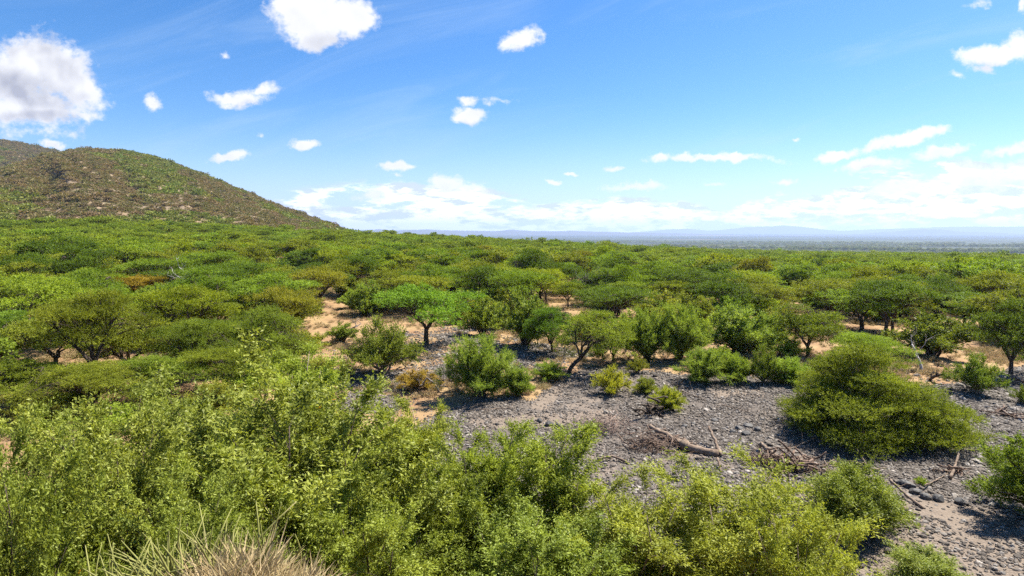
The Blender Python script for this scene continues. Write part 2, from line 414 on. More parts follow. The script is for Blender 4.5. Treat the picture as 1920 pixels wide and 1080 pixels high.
def build_ground():
    th_in = np.linspace(-R(62), R(62), 900)
    th_out = np.linspace(R(62), 2*math.pi-R(62), 90)[1:-1]
    th = np.concatenate([th_in, th_out]); n = len(th)
    r = np.concatenate([np.geomspace(0.4, 14, 60)[:-1], np.geomspace(14, 120, 260)[:-1], np.geomspace(120, 2600, 240)[:-1], np.geomspace(2600, 24000, 40)])
    RR, TT = np.meshgrid(r, th, indexing='ij')
    x = RR*np.sin(TT); y = RR*np.cos(TT); z = H(x, y)
    V = np.stack([x, y, z], -1).reshape(-1, 3)
    i = np.arange(len(r)-1)[:, None]*n; j = np.arange(n)[None, :]; j2 = (j+1) % n
    Fq = np.stack([i+j, i+n+j, i+n+j2, i+j2], -1).reshape(-1, 4)
    # centre cap
    V = np.vstack([V, [[0, 0, H(0.01, 0.01)]]]); c = len(V)-1
    jj = np.arange(0, n-1, 2)
    Fq = np.vstack([Fq, np.stack([np.full(len(jj), c), jj, jj+1, (jj+2) % n], -1)])
    m, g = new_mat('ground_surface')
    me = mesh_from('ground', V, Fq, [m], smooth=True)
    gr, sa = masks(V[:, 0], V[:, 1], V[:, 2])
    px = pxof(V[:, 0], V[:, 1]); rr = np.hypot(V[:, 0], V[:, 1])
    hillm = sstep(rr, 330, 400)*(1-sstep(px, 640, 720))*(1-sstep(rr, 2400, 2800))
    farm = sstep(rr, 900, 1900)*np.clip(1-hillm, 0, 1)
    # green streak on the hill as seen from the riverbed
    for nm, a in (('gravel', gr), ('sand', sa), ('hillside', hillm), ('far', farm)):
        t = me.attributes.new(nm, 'FLOAT', 'POINT'); t.data.foreach_set('value', a.astype(np.float32))
    P = g.n('ShaderNodeTexCoord').outputs['Object']
    A = lambda nm: g.n('ShaderNodeAttribute', None, attribute_name=nm).outputs['Fac']
    n1 = g.noise(P, 0.35, 5, 0.6); n2 = g.noise(P, 2.3, 5, 0.65); n3 = g.noise(P, 14, 3, 0.6)
    soil = g.mix(g.ss(n1, 0.35, 0.65), (0.225, 0.13, 0.068), (0.30, 0.205, 0.10))
    soil = g.mix(g.m('MULTIPLY', g.ss(n2, 0.50, 0.72), 0.75), soil, (0.17, 0.125, 0.07))
    soil = g.mix(g.m('MULTIPLY', g.ss(n3, 0.55, 0.8), 0.4), soil, (0.10, 0.075, 0.05))
    sand = g.mix(n2, (0.10, 0.078, 0.06), (0.25, 0.20, 0.155))
    vo = g.n('ShaderNodeTexVoronoi', {'Vector': P, 'Scale': 10.0, 'Randomness': 1.0})
    vcol = g.n('ShaderNodeSeparateColor', {0: vo.outputs['Color']}).outputs[0]
    stone = g.mix(vcol, (0.06, 0.051, 0.043), (0.155, 0.135, 0.115))
    edge = g.ss(vo.outputs['Distance'], 0.38, 0.62)
    patch = g.ss(g.noise(P, 0.55, 5, 0.7), 0.50, 0.62)
    bed = g.mix(edge, stone, (0.12, 0.10, 0.085))
    bed = g.mix(g.m('MULTIPLY', patch, 0.8), bed, (0.19, 0.152, 0.12))
    gm = g.ss(g.m('ADD', A('gravel'), g.m('MULTIPLY', g.m('SUBTRACT', n2, 0.5), 0.8)), 0.35, 0.65)
    c = g.mix(gm, soil, bed)
    sm = g.ss(g.m('ADD', A('sand'), g.m('MULTIPLY', g.m('SUBTRACT', n2, 0.5), 1.1)), 0.4, 0.62)
    c = g.mix(sm, c, sand)
    # hillside: stony brown with pale bare patches
    h1 = g.noise(P, 0.045, 6, 0.65); h2 = g.noise(P, 0.22, 5, 0.7)
    hc = g.mix(g.ss(h2, 0.35, 0.65), (0.15, 0.112, 0.07), (0.235, 0.175, 0.115))
    hc = g.mix(g.ss(h1, 0.52, 0.68), hc, (0.15, 0.13, 0.07))
    c = g.mix(A('hillside'), c, hc)
    # far plain
    ps = g.n('ShaderNodeMapping', {'Vector': P, 'Scale': (0.35, 1.0, 1.0)}).outputs[0]
    f1 = g.noise(ps, 0.0016, 6, 0.62); f2 = g.noise(P, 0.03, 4, 0.7); f3 = g.noise(ps, 0.0005, 4, 0.5)
    fc = g.mix(g.ss(f2, 0.4, 0.62), (0.03, 0.042, 0.018), (0.075, 0.09, 0.035))
    fc = g.mix(g.ss(f1, 0.46, 0.60), fc, (0.022, 0.026, 0.022))
    fc = g.mix(g.m('MULTIPLY', g.ss(f3, 0.60, 0.66), g.ss(f1, 0.40, 0.5)), fc, (0.27, 0.21, 0.15))
    c = g.mix(A('far'), c, fc)
    hb = g.m('MULTIPLY', g.m('SUBTRACT', 1.0, vo.outputs['Distance']), gm)
    bp = g.n('ShaderNodeBump', {'Strength': 0.8, 'Distance': 0.06, 'Height': g.m('ADD', hb, g.m('MULTIPLY', n3, 0.5))})
    b = g.n('ShaderNodeBsdfPrincipled', {'Base Color': c, 'Roughness': 0.9, 'Specular IOR Level': 0.12, 'Normal': bp.outputs[0]})
    g.n('ShaderNodeOutputMaterial', {0: b.outputs[0]})
    return link('ground', me, kind='structure', label='dry ground with stony riverbed and distant plain')
build_ground()

# ---------------------------------------------------------------- far mountains
def range_(name, pts, dist, depth, mat, seed):
    px = np.linspace(pts[0][0], pts[-1][0], 260)
    py = np.interp(px, [p[0] for p in pts], [p[1] for p in pts]); py = np.where(py < 437, 437-(437-py)*.72, py)
    py = py + (fbm(px/14, px*0, 4, seed)-0.5)*1.0
    a = (px-960)/F*CP; th = np.arctan(a)
    rows = []
    prof = [(-1, 0), (-.75, .16), (-.5, .42), (-.3, .62), (-.12, .9), (0, 1), (.3, .7), (1, 0)]
    for t, s in prof:
        r = dist + t*depth
        top = CAMZ + dist*elev(px, py)
        z = -60 + (top+60)*s*(1 + (fbm(px/22, np.full_like(px, t*3), 3, seed+4)-0.5)*0.5*(1-s))
        rr = r*(1+0.0*px)
        rows.append(np.stack([rr*np.sin(th), rr*np.cos(th), z], -1))
    V = np.concatenate(rows); n = len(px); k = len(prof)
    i = np.arange(k-1)[:, None]*n; j = np.arange(n-1)[None, :]
    Fq = np.stack([i+j, i+j+1, i+n+j+1, i+n+j], -1).reshape(-1, 4)
    return link(name, mesh_from(name, V, Fq, [mat], smooth=True), kind='structure')
mm, g = new_mat('mountain_surface')
g_ = g.noise(g.n('ShaderNodeTexCoord').outputs['Object'], 0.004, 5, 0.6)
g.n('ShaderNodeOutputMaterial', {0: g.n('ShaderNodeBsdfPrincipled', {'Base Color': g.mix(g_, (0.05, 0.06, 0.04), (0.13, 0.12, 0.08)), 'Roughness': 1.0, 'Specular IOR Level': 0}).outputs[0]})
MT_A = [(1120, 441), (1200, 434), (1260, 427), (1290, 426), (1330, 431), (1360, 428), (1400, 421), (1440, 420), (1470, 417), (1500, 420), (1540, 427), (1580, 431), (1640, 427), (1720, 423), (1800, 420), (1920, 420), (2300, 416), (2600, 430)]
MT_B = [(420, 441), (500, 434), (680, 429), (710, 427), (740, 430), (800, 427.5), (840, 430), (930, 431.5), (945, 430), (960, 427.5), (975, 430), (1000, 432), (1060, 432), (1070, 430.5), (1085, 432), (1200, 436), (1290, 438), (1400, 441.5)]
MT_C = [(1560, 441), (1620, 438), (1685, 432), (1720, 427), (1762, 427), (1800, 433), (1900, 438), (2000, 441)]
range_('mountains', MT_A, 21000, 2400, mm, 3)
range_('hills', MT_B, 13500, 1600, mm, 8)
range_('hills', MT_C, 16000, 900, mm, 15)

# ---------------------------------------------------------------- plant builders
def acacia_mesh(seed, Rc=4.5, Hh=5.5, dome=0.35, nclump=46, ntwig=30, k=9, leafL=0.11, leafW=0.04, mat='acacia', lean=0.0, under=0.25, sparse=0.0, fork=0.3, barkmat='bark', name='acacia', trunks=1, nlobe=9, lobe=.14, lobes=None, limbh=(.66, .8)):
    rng = np.random.default_rng(seed); tb = Tubes(); rl = .98/math.sqrt(nlobe)
    la = rng.uniform(0, 6.28)+np.arange(nlobe)*2.4; lr = np.sqrt((np.arange(nlobe)+.5)/nlobe)*.82; LB = np.stack([np.cos(la)*lr, np.sin(la)*lr], -1)+rng.normal(size=(nlobe, 2))*.08; LH = rng.uniform(-1, .5, nlobe)
    if lobes is not None: LB = np.array([l[:2] for l in lobes]); LH = np.array([l[2] for l in lobes]); rl = .27
    fk = np.array([lean*0.4, 0.0, Hh*fork]); r0 = 0.055*Rc**0.9
    nl = rng.integers(4, 7); a0 = rng.uniform(0, 6.28)
    base = []
    for t_ in range(trunks):
        b = np.array([0, 0, -0.25]) if trunks == 1 else np.array([math.cos(t_*2.1+a0)*.22, math.sin(t_*2.1+a0)*.22, -0.25])
        P = bez(b, norm(np.array([-lean*.3+rng.normal()*.15, rng.normal()*.12, 1.0])), fk, 6)
        tb.add(P, np.linspace(r0*1.25, r0*.85, 6)/math.sqrt(trunks), 8)
    limbs = []
    for i in range(nl):
        an = a0 + i*2*math.pi/nl + rng.normal()*.25; rr = Rc*rng.uniform(.42, .62)
        e = np.array([math.cos(an)*rr+lean, math.sin(an)*rr, Hh*rng.uniform(*limbh)])
        d0 = norm(np.array([math.cos(an)*.6, math.sin(an)*.6, .8]))
        P = bez(fk-np.array([0, 0, .1*i/nl*Hh*.3]), d0, e, 8); P[1:-1] += rng.normal(size=(6, 3))*0.06*Rc/4.5
        tb.add(P, np.linspace(r0*.6, r0*.2, 8), 6); limbs.append((an, P))
    # clumps over a domed, flat-topped crown, some lower
    edge_a = rng.uniform(.08, .2); C = []; tries = 0
    while len(C) < nclump and tries < 4000:
        tries += 1
        il = rng.integers(0, len(LB)); o2 = np.array([rng.normal(), rng.normal()]); o2 *= math.sqrt(rng.uniform(0, 1))*rl/(np.hypot(*o2)+1e-6)
        q2 = LB[il]+o2; rho = math.hypot(*q2); an = math.atan2(q2[1], q2[0]); rc_ = math.hypot(*LB[il]); dl = math.hypot(*o2)/rl
        edge = 1 + edge_a*math.sin(3*an+seed) + 0.06*math.sin(5*an+seed*2)
        zt = Hh*((1 - dome*min(rc_, 1.15)**2)*(1+LH[il]*lobe) if lobes is None else LH[il]) - Hh*.10*dl**2 - rng.uniform(0, 1)*Hh*.035
        if rng.uniform() < under: zt -= rng.uniform(.3, 1.0)*Hh*.26
        zt = max(zt, .25*Hh*.3)
        c = np.array([math.cos(an)*rho*Rc*.92*edge+lean, math.sin(an)*rho*Rc*.92*edge, zt])
        s = Rc*rng.uniform(.14, .24)
        if all(np.hypot(*(c-q[0])[:2]) > 0.55*(s+q[1])*.72 or abs(c[2]-q[0][2]) > .35 for q in C): C.append((c, s))
    TP = []; TD = []; TL = []; TC = []
    for c, s in C:
        an = math.atan2(c[1], c[0]-lean)
        q = min(limbs, key=lambda l: abs((l[0]-an+math.pi) % (2*math.pi)-math.pi))
        P0 = q[1][rng.integers(3, 8)]
        dd = norm(np.array([math.cos(an), math.sin(an), .5]))
        P = bez(P0, dd, c-np.array([0, 0, s*.15]), 5); tb.add(P, np.linspace(r0*.2, r0*.05, 5), 4, cap=False)
        for _ in range(3):
            a2 = rng.uniform(0, 6.28); e = c + np.array([math.cos(a2)*s*.8, math.sin(a2)*s*.8, rng.uniform(-.05, .12)*s])
            tb.add(bez(P[3], norm(e-P[3]), e, 3), np.array([.075, .05, .02])*r0, 3, cap=False)
        if rng.uniform() < sparse: continue
        m = int(ntwig*rng.uniform(.7, 1.3)); ro = np.sqrt(rng.uniform(0, 1, m))*s; a2 = rng.uniform(0, 6.28, m)
        dx = np.cos(a2)*ro; dy = np.sin(a2)*ro; dz = rng.normal(size=m)*s*.09 + s*.16*(1-(ro/s)**2)
        TP.append(c+np.stack([dx, dy, dz], -1))
        TD.append(norm(np.stack([np.cos(a2)*.8, np.sin(a2)*.8, np.full(m, .2)], -1)+rng.normal(size=(m, 3))*np.array([.4, .4, .25])))
        TL.append(rng.uniform(.5, 1.2, m)*s*.55); TC.append(np.full(m, rng.uniform(0, 1)))
    TP, TD, TL, TC = map(np.concatenate, (TP, TD, TL, TC))
    v, f, ti = foliage_from_twigs(rng, TP, TD, TL, k, leafL, leafW, .55, .45, 0.0, TC)
    return tb.mesh(name+'_wood', M[barkmat]), mesh_from(name+'_leaves', v, f, [M[mat]], ti)

def bush_mesh(seed, Rc=2.0, Hh=3.0, n0=12, n1=9, n2=12, k=10, leafL=0.09, leafW=0.02, mat='feather', tilt=1.0, up=.3, upw=0.5, twig=0.45, droop=0.0, spread=.4, start=.25, barkmat='bark', name='bush', power=1.6, stemr=.03, ybias=0.0, branchup=.45, trunkh=0.0, bl=None):
    """many-stemmed plant: stems fan from the base, side branches, leafy twigs, all inside a rounded outline"""
    rng = np.random.default_rng(seed); tb = Tubes(); TP = []; TD = []; TL = []; TC = []
    foot = np.array([0, 0, trunkh])
    if trunkh > 0: tb.add(bez((0, 0, -.3), (0, 0, 1), foot, 5), np.linspace(stemr*Hh*1.7, stemr*Hh*1.2, 5), 8)
    for i in range(n0):
        u = (i+.5)/n0; an = i*2.399+rng.normal()*.3; rad = math.sqrt(u)*tilt
        e = np.array([math.cos(an)*Rc*rad*rng.uniform(.8, 1.08), math.sin(an)*Rc*rad*rng.uniform(.8, 1.08), 0])
        q = min(1.0, rad/1.0)
        e[2] = trunkh + (Hh-trunkh)*(1-q**power*.78)*rng.uniform(.82, 1.06)
        d0 = norm(np.array([e[0]*.35, e[1]*.35, Hh*.8]))
        b = foot + np.array([rng.normal()*.08*Rc*.4, rng.normal()*.08*Rc*.4, -.12 if trunkh == 0 else -.1])
        P = bez(b, d0, e, 9); P[1:-1] += rng.normal(size=(7, 3))*.03*Hh*.5
        tb.add(P, np.linspace(stemr*Hh, stemr*Hh*.12, 9), 5)
        for j in range(n1):
            t = start+(1-start)*(j+rng.uniform(0, 1))/n1; ix = min(7, int(t*8)); fr = t*8-ix
            p = P[ix]*(1-fr)+P[ix+1]*fr; T = norm(P[ix+1]-P[ix])
            o = norm(rng.normal(size=3)*np.array([1, 1, .6])); d = norm(T*.7+o*.75+np.array([0, 0, branchup]))
            L = (bl or Hh*.26)*rng.uniform(.6, 1.2)*(1.15-.6*t)
            e2 = p+d*L
            tb.add(bez(p, norm(T+o*.4), e2, 4), np.linspace(stemr*Hh*.3*(1.1-t)+.004, .004, 4), 3, cap=False)
            s = (rng.uniform(.0, 1, n2)**.6)[:, None]; tp = p+(e2-p)*s
            td = norm(d+rng.normal(size=(n2, 3))*.55+np.array([0, 0, upw]))
            TP.append(tp); TD.append(td); TL.append(twig*rng.uniform(.5, 1.2, n2)); TC.append(np.full(n2, rng.uniform(0, 1)))
    TP, TD, TL, TC = map(np.concatenate, (TP, TD, TL, TC))
    v, f, ti = foliage_from_twigs(rng, TP, TD, TL, k, leafL, leafW, up, spread, droop, TC)
    v[:, 2] = np.maximum(v[:, 2], .03)
    return tb.mesh(name+'_wood', M[barkmat]), mesh_from(name+'_leaves', v, f, [M[mat]], ti)

# library: kind -> list per level of detail of (wood, leaves, radius, height)
LIB = {}
def lib(kind, lod, n, fn, Rc, Hh, **kw):
    LIB[(kind, lod)] = [fn(1000*lod+17*i+sum(map(ord, kind)), Rc=Rc, Hh=Hh, name=kind, **kw)+(Rc, Hh) for i in range(n)]
# umbrella acacia
AK = dict(dome=.22, under=.12)
lib('acacia', 0, 3, acacia_mesh, 4.5, 5.2, nclump=95, ntwig=64, k=12, leafL=.11, leafW=.042, **AK)
lib('acacia', 1, 7, acacia_mesh, 4.5, 5.2, nclump=80, ntwig=36, k=8, leafL=.17, leafW=.068, **AK)
lib('acacia', 2, 8, acacia_mesh, 4.5, 5.2, nclump=66, ntwig=21, k=7, leafL=.26, leafW=.115, **AK)
# domed dense acacia
lib('dome', 0, 2, acacia_mesh, 4.5, 5.2, nclump=120, ntwig=60, k=12, leafL=.11, leafW=.042, dome=.68, under=.3, fork=.18)
lib('dome', 1, 5, acacia_mesh, 4.5, 5.2, nclump=100, ntwig=34, k=8, leafL=.17, leafW=.068, dome=.55, under=.2, fork=.2, lobe=.2)
lib('dome', 2, 6, acacia_mesh, 4.5, 5.2, nclump=80, ntwig=20, k=7, leafL=.26, leafW=.115, dome=.5, under=.2, fork=.2, lobe=.2)
# vase shaped open tree
lib('vase', 1, 2, acacia_mesh, 3.2, 6.0, nclump=36, ntwig=20, k=8, leafL=.15, leafW=.05, dome=.3, fork=.08, trunks=3, under=.3)
# feathery bush
FK = dict(power=2.6, upw=.3, branchup=.3, start=.12)
lib('feather', 0, 3, bush_mesh, 2.2, 3.2, n0=22, n1=16, n2=18, k=13, leafL=.10, leafW=.03, **FK)
lib('feather', 1, 4, bush_mesh, 2.2, 3.2, n0=20, n1=12, n2=14, k=9, leafL=.15, leafW=.055, **FK)
lib('feather', 2, 3, bush_mesh, 2.2, 3.2, n0=16, n1=9, n2=10, k=6, leafL=.25, leafW=.12, **FK)
# leafy shrub
lib('shrub', 0, 3, bush_mesh, 2.2, 2.6, n0=14, n1=12, n2=13, k=10, leafL=.10, leafW=.045, mat='leafy', upw=.25, spread=.7, barkmat='palebark')
lib('shrub', 1, 3, bush_mesh, 2.2, 2.6, n0=12, n1=9, n2=10, k=8, leafL=.16, leafW=.07, mat='leafy', upw=.25, spread=.7)
lib('shrub', 2, 3, bush_mesh, 2.2, 2.6, n0=10, n1=7, n2=7, k=6, leafL=.25, leafW=.12, mat='leafy', upw=.25, spread=.7)

COL = {'olive': (1.0, .93, .9), 'dark': (.7, .8, .8), 'green': (1.0, 1.1, .95), 'bright': (1.1, 1.25, 1.0), 'yellow': (1.45, 1.3, .8), 'brown': (1.35, .85, .9), 'blue': (1.02, 1.1, 1.1), 'pale': (1.25, 1.2, 1.3)}
rnd = random.Random(7)
ALL = []; EXT = {}
def plant(kind, px, py, w, top, col, name, label, cat, group=None, rz=None, meshes=None, flat=1.0, parts=('trunk', 'crown'), xy=None, lod=None, depth=1.0):
    """one plant standing at picture foot (px, py), w picture-pixels wide, its top at row top"""
    if xy is None: x, y, z = at(px, py)
    else: x, y = xy; z = float(H(x, y))
    r = math.hypot(x, y)
    wid = w*y/F; hh = CAMZ + r*elev(px, top) - z if top is not None else flat
    if lod is None: lod = 0 if r < 52 else 1 if r < 105 else 2
    if meshes is None:
        while (kind, lod) not in LIB: lod = lod-1 if lod > 0 else 1
        lst = LIB[(kind, lod)]; meshes = lst[rnd.randrange(len(lst))]
    wood, leaf = meshes[:2]
    if leaf.name not in EXT:
        co = np.empty(len(leaf.vertices)*3); leaf.vertices.foreach_get('co', co); co = co.reshape(-1, 3)
        EXT[leaf.name] = (float(np.percentile(np.hypot(co[:, 0]-co[:, 0].mean(), co[:, 1]-co[:, 1].mean()), 95)), float(np.percentile(co[:, 2], 99.6)))
    Rc, Hh = EXT[leaf.name]
    root = bpy.data.objects.new(name, None); sc.collection.objects.link(root)
    root.location = (x, y, z-.03); tl_ = 0.0 if rz is not None else (.07 if name == 'acacia_tree' else .03)
    root.rotation_euler = (rnd.uniform(-tl_, tl_), rnd.uniform(-tl_, tl_), rnd.uniform(0, 6.28) if rz is None else rz)
    s = wid/(2.0*Rc); root.scale = (s, s*depth, max(hh, .3)/Hh)
    root['label'] = label; root['category'] = cat
    if group: root['group'] = group
    a = link(parts[0], wood, root); b = link(parts[1], leaf, root)
    c = COL[col] if isinstance(col, str) else col; b.color = (*c, 1)
    ALL.append((root, x, y, r, wid))
    return root

SH = ('stem', 'foliage')
AC, BU, SB = 'acacia_tree', 'bush', 'shrub'
# kind, foot px, foot py, width px, top py, colour, name, label
NAMED = [
 ('acacia', 800, 648, 205, 533, (.85, 1.2, .95), AC, 'bright green umbrella acacia with a thick bare trunk beside the grey stones', 'tree'),
 ('feather', 900, 742, 130, 632, 'blue', BU, 'large feathery blue-green bush growing through the grey dead branches', 'bush'),
 ('feather', 972, 742, 62, 688, 'blue', BU, 'small feathery bush on the stone edge under the large blue-green one', 'bush'),
 ('shrub', 720, 702, 140, 597, (.8, .85, .9), SB, 'broad open shrub in front of the umbrella acacia at the gravel edge', 'shrub'),
 ('shrub', 643, 641, 66, 606, (.8, .9, .9), SB, 'low round shrub on the orange sandy clearing', 'shrub'),
 ('shrub', 782, 730, 80, 692, 'brown', SB, 'brownish half-dry shrub left of the feathery blue-green bush', 'shrub'),
 ('feather', 1030, 712, 64, 678, 'green', BU, 'low green bush at the head of the sandy strip', 'bush'),
 ('shrub', 1146, 738, 76, 687, 'yellow', SB, 'compact yellow-green shrub alone on the grey gravel', 'shrub'),
 ('feather', 1250, 768, 62, 727, 'yellow', BU, 'yellowish bush beside the dark uprooted stump', 'bush'),
 ('feather', 1210, 738, 44, 708, 'olive', BU, 'small olive bush between the yellow-green shrub and the stump bush', 'bush'),
 ('feather', 1318, 716, 92, 655, 'blue', BU, 'bushy blue-green bush, left of two at the top gravel edge', 'bush'),
 ('feather', 1380, 717, 62, 664, 'green', BU, 'narrow green bush, right of two at the top gravel edge', 'bush'),
 ('shrub', 1432, 720, 66, 648, 'dark', SB, 'dark small tree-like shrub with bare stems at the gravel edge', 'shrub'),
 ('feather', 1385, 662, 128, 576, 'blue', BU, 'tall rounded blue-green bush behind the gravel edge bushes', 'bush'),
 ('feather', 1440, 655, 70, 590, 'blue', BU, 'blue-green bush joined to the right of the tall rounded one', 'bush'),
 ('feather', 1272, 676, 92, 572, 'blue', BU, 'tall blue-green feathery tree-like bush with two dark stems', 'bush'),
 ('feather', 1212, 678, 80, 580, 'blue', BU, 'blue-green feathery bush left of the two-stemmed one', 'bush'),
 ('dome', 1150, 680, 100, 598, 'green', AC, 'green acacia between the crooked tree and the feathery bushes', 'tree'),
 ('dome', 1035, 662, 105, 575, (.6, .85, .8), AC, 'dark green acacia shading the bank left of the crooked tree', 'tree'),
 ('shrub', 985, 648, 120, 548, (.75, .85, .9), SB, 'big pale leafy shrub behind the gravel, right of the umbrella acacia', 'shrub'),
 ('shrub', 905, 630, 90, 548, (.8, .9, .9), SB, 'leafy shrub touching the umbrella acacia crown on its right', 'shrub'),
 ('dome', 1515, 668, 125, 570, (.8, .85, .85), AC, 'domed acacia with deep shade beneath, behind the huge olive acacia', 'tree'),
 ('acacia', 1618, 705, 150, 625, 'bright', AC, 'bright layered acacia crown just behind the huge olive acacia', 'tree'),
 ('feather', 1480, 722, 88, 672, 'bright', BU, 'light green feathery bush at the left foot of the huge olive acacia', 'bush'),
 ('shrub', 1830, 738, 92, 663, (.7, .85, .8), SB, 'round dark green shrub standing on gravel right of the white snag', 'shrub'),
 ('shrub', 1745, 668, 150, 590, (.62, .68, .7), SB, 'dark leafy thicket shrub behind the white dead snag', 'shrub'),
 ('dome', 1895, 705, 150, 560, (.55, .65, .7), AC, 'tall dark acacia at the edge of the gravel, far right', 'tree'),
 ('shrub', 1918, 758, 36, 722, 'dark', SB, 'small dark shrub cut by the right picture edge above the gravel', 'shrub'),
 ('vase', 1350, 592, 92, 524, (.85, .95, .9), AC, 'vase-shaped acacia with many rising bare stems', 'tree'),
 ('acacia', 1065, 578, 62, 527, (.95, 1., .9), AC, 'small acacia with one straight trunk on the pale clearing', 'tree'),
 ('dome', 1160, 592, 140, 528, (.85, .95, .85), AC, 'broad dense domed acacia right of the pale clearing', 'tree'),
 ('acacia', 1257, 580, 92, 525, (1.1, 1.1, .85), AC, 'open acacia with forked trunk right of the dense domed one', 'tree'),
 ('acacia', 408, 637, 108, 569, (.95, .95, .85), AC, 'small umbrella acacia with a dark trunk on the tan clearing', 'tree'),
 ('acacia', 262, 568, 96, 515, (1.4, .86, .85), AC, 'rust-brown umbrella acacia with a forked trunk', 'tree'),
 ('dome', 385, 600, 145, 501, (.85, 1.05, .85), AC, 'large domed acacia right of the rust-brown one', 'tree'),
 ('feather', 365, 690, 120, 632, 'blue', BU, 'blue-green bush under the small umbrella acacia of the tan clearing', 'bush'),
 ('shrub', 505, 672, 150, 594, (1.05, .95, .9), SB, 'yellow-green shrub at the left side of the orange clearing', 'shrub'),
 ('shrub', 548, 612, 120, 553, (.95, .95, .9), SB, 'wide pale shrub beyond the left side of the orange clearing', 'shrub'),
 ('feather', 690, 592, 66, 528, 'blue', BU, 'blue-green bush left of the umbrella acacia', 'bush'),
 ('dome', 800, 535, 80, 488, 'olive', AC, 'olive acacia standing straight above the umbrella acacia', 'tree'),
 ('acacia', 105, 702, 175, 598, (.95, .92, .85), AC, 'olive acacia left of the paler domed one, above the left foreground leaves', 'tree'),
 ('dome', 245, 704, 175, 594, (1.0, .98, .9), AC, 'paler domed acacia left of the blue-green bush on the tan clearing', 'tree'),
 ('dome', 8, 690, 190, 583, (.7, .9, .8), AC, 'dark green domed acacia cut by the left picture edge', 'tree'),
 ('dome', 45, 772, 210, 672, (.95, .97, .85), AC, 'nearest domed acacia at the left edge just behind the foreground leaves', 'tree'),
 ('acacia', 175, 775, 200, 682, (1.0, .95, .85), AC, 'low flat olive acacia just behind the left foreground leaves', 'tree'),
 ('dome', 305, 750, 180, 668, (.85, .95, .85), AC, 'domed acacia just behind the large leafy tree, on its left', 'tree'),
 ('acacia', 420, 735, 150, 652, (1.0, 1.0, .85), AC, 'flat acacia behind the top of the large leafy tree', 'tree'),
 ('feather', 1600, 580, 70, 542, 'yellow', BU, 'yellow-flowering bush, left one of the yellow pair', 'bush'),
 ('feather', 1660, 583, 80, 545, 'yellow', BU, 'yellow-flowering bush, right one of the yellow pair', 'bush'),
 ('feather', 1540, 570, 60, 540, 'yellow', BU, 'small yellow-green bush above the shaded domed acacia', 'bush'),
 ('feather', 1408, 574, 32, 548, (2.0, 1.5, .5), BU, 'small bush thick with yellow flowers right of the vase-shaped acacia', 'bush'),
]
for t in NAMED: plant(*t, parts=SH if t[6] != AC else ('trunk', 'crown'))
FILL = [(870, 604, 80, 548, 'olive', 'behind the umbrella acacia crown'), (940, 612, 90, 545, 'pale', 'above the big pale leafy shrub'), (1010, 625, 70, 572, 'green', 'between the big pale leafy shrub and the dark acacia'),
        (1098, 640, 80, 585, 'olive', 'directly behind the crooked acacia'), (1180, 640, 84, 580, 'green', 'behind the left blue-green feathery bush'), (1240, 632, 80, 575, 'olive', 'behind the two-stemmed blue-green bush'),
        (1305, 640, 70, 578, 'bright', 'left of the tall rounded blue-green bush'), (1460, 625, 70, 575, 'olive', 'right of the tall rounded blue-green bush'), (1350, 690, 60, 648, 'bright', 'between the two bushes of the top gravel edge'),
        (1195, 700, 40, 668, 'olive', 'low on the bank under the feathery bushes'), (1420, 604, 90, 552, 'bright', 'above the tall rounded blue-green bush')]
FILL += [(70, 800, 130, 745, 'olive', 'on the tan soil under the nearest domed acacia at the left edge'), (200, 815, 140, 758, 'bright', 'between the low flat olive acacia and the left foreground leaves'), (310, 800, 120, 748, 'green', 'under the domed acacia behind the large leafy tree'), (410, 775, 120, 712, 'olive', 'under the flat acacia behind the large leafy tree'),
         (470, 745, 120, 678, 'bright', 'behind the top of the large leafy tree, on the tan soil'), (520, 715, 110, 655, 'green', 'left of the bright lime tree crown'), (600, 720, 110, 668, 'olive', 'right of the bright lime tree crown'), (140, 765, 110, 715, 'green', 'behind the left foreground leaves, under the olive acacia'),
         (575, 660, 80, 622, 'olive', 'on the left side of the orange clearing'), (1480, 668, 70, 630, 'bright', 'on the soil left of the shaded domed acacia'), (1290, 660, 60, 630, 'green', 'behind the left top gravel edge bush')]
for (px, py, w, top, c, where) in FILL:
    plant('shrub', px, py, w, top, c, SB, {'olive': 'olive', 'pale': 'pale', 'green': 'mid-green', 'bright': 'light green'}[c]+' shrub '+where, 'shrub', parts=SH)

# crooked tree leaning over the bank
crook = acacia_mesh(77, 3.2, 4.6, dome=.5, nclump=60, ntwig=34, k=10, leafL=.11, leafW=.042, lean=2.2, fork=.22, name='crooked', under=.4)+(3.2, 4.6)
o = plant('acacia', 1068, 700, 150, 583, (.95, 1.0, .9), AC, 'crooked acacia leaning right with a curved low trunk over the bank', 'tree', meshes=crook, rz=.15)
# the huge olive acacia on the gravel
HL = [(-.75, 0, .58), (-.45, .2, .86), (-.2, 0, 1.0), (-.15, -.45, .76), (.12, .1, .86), (.32, -.3, .62), (.48, .2, .52), (.75, -.1, .42), (.92, .1, .32), (-.9, -.2, .36), (.1, -.72, .5), (-.5, -.6, .5), (.62, -.55, .4),
      (0, .6, .68), (-.5, .6, .6), (.5, .6, .38), (-.1, -.92, .24), (.35, -.88, .22), (-.6, -.82, .24), (.85, -.4, .2), (-.9, .3, .3), (.8, .4, .3)]
huge = acacia_mesh(311, 5.2, 5.0, lobes=HL, nclump=230, ntwig=90, k=14, leafL=.11, leafW=.038, under=.3, fork=.12, limbh=(.28, .42), name='huge')+(5.2, 5.0)
plant('acacia', 1628, 805, 296, 650, (.95, .95, .85), AC, 'huge spreading olive acacia casting dark shade on the gravel', 'tree', meshes=huge, rz=0.0)

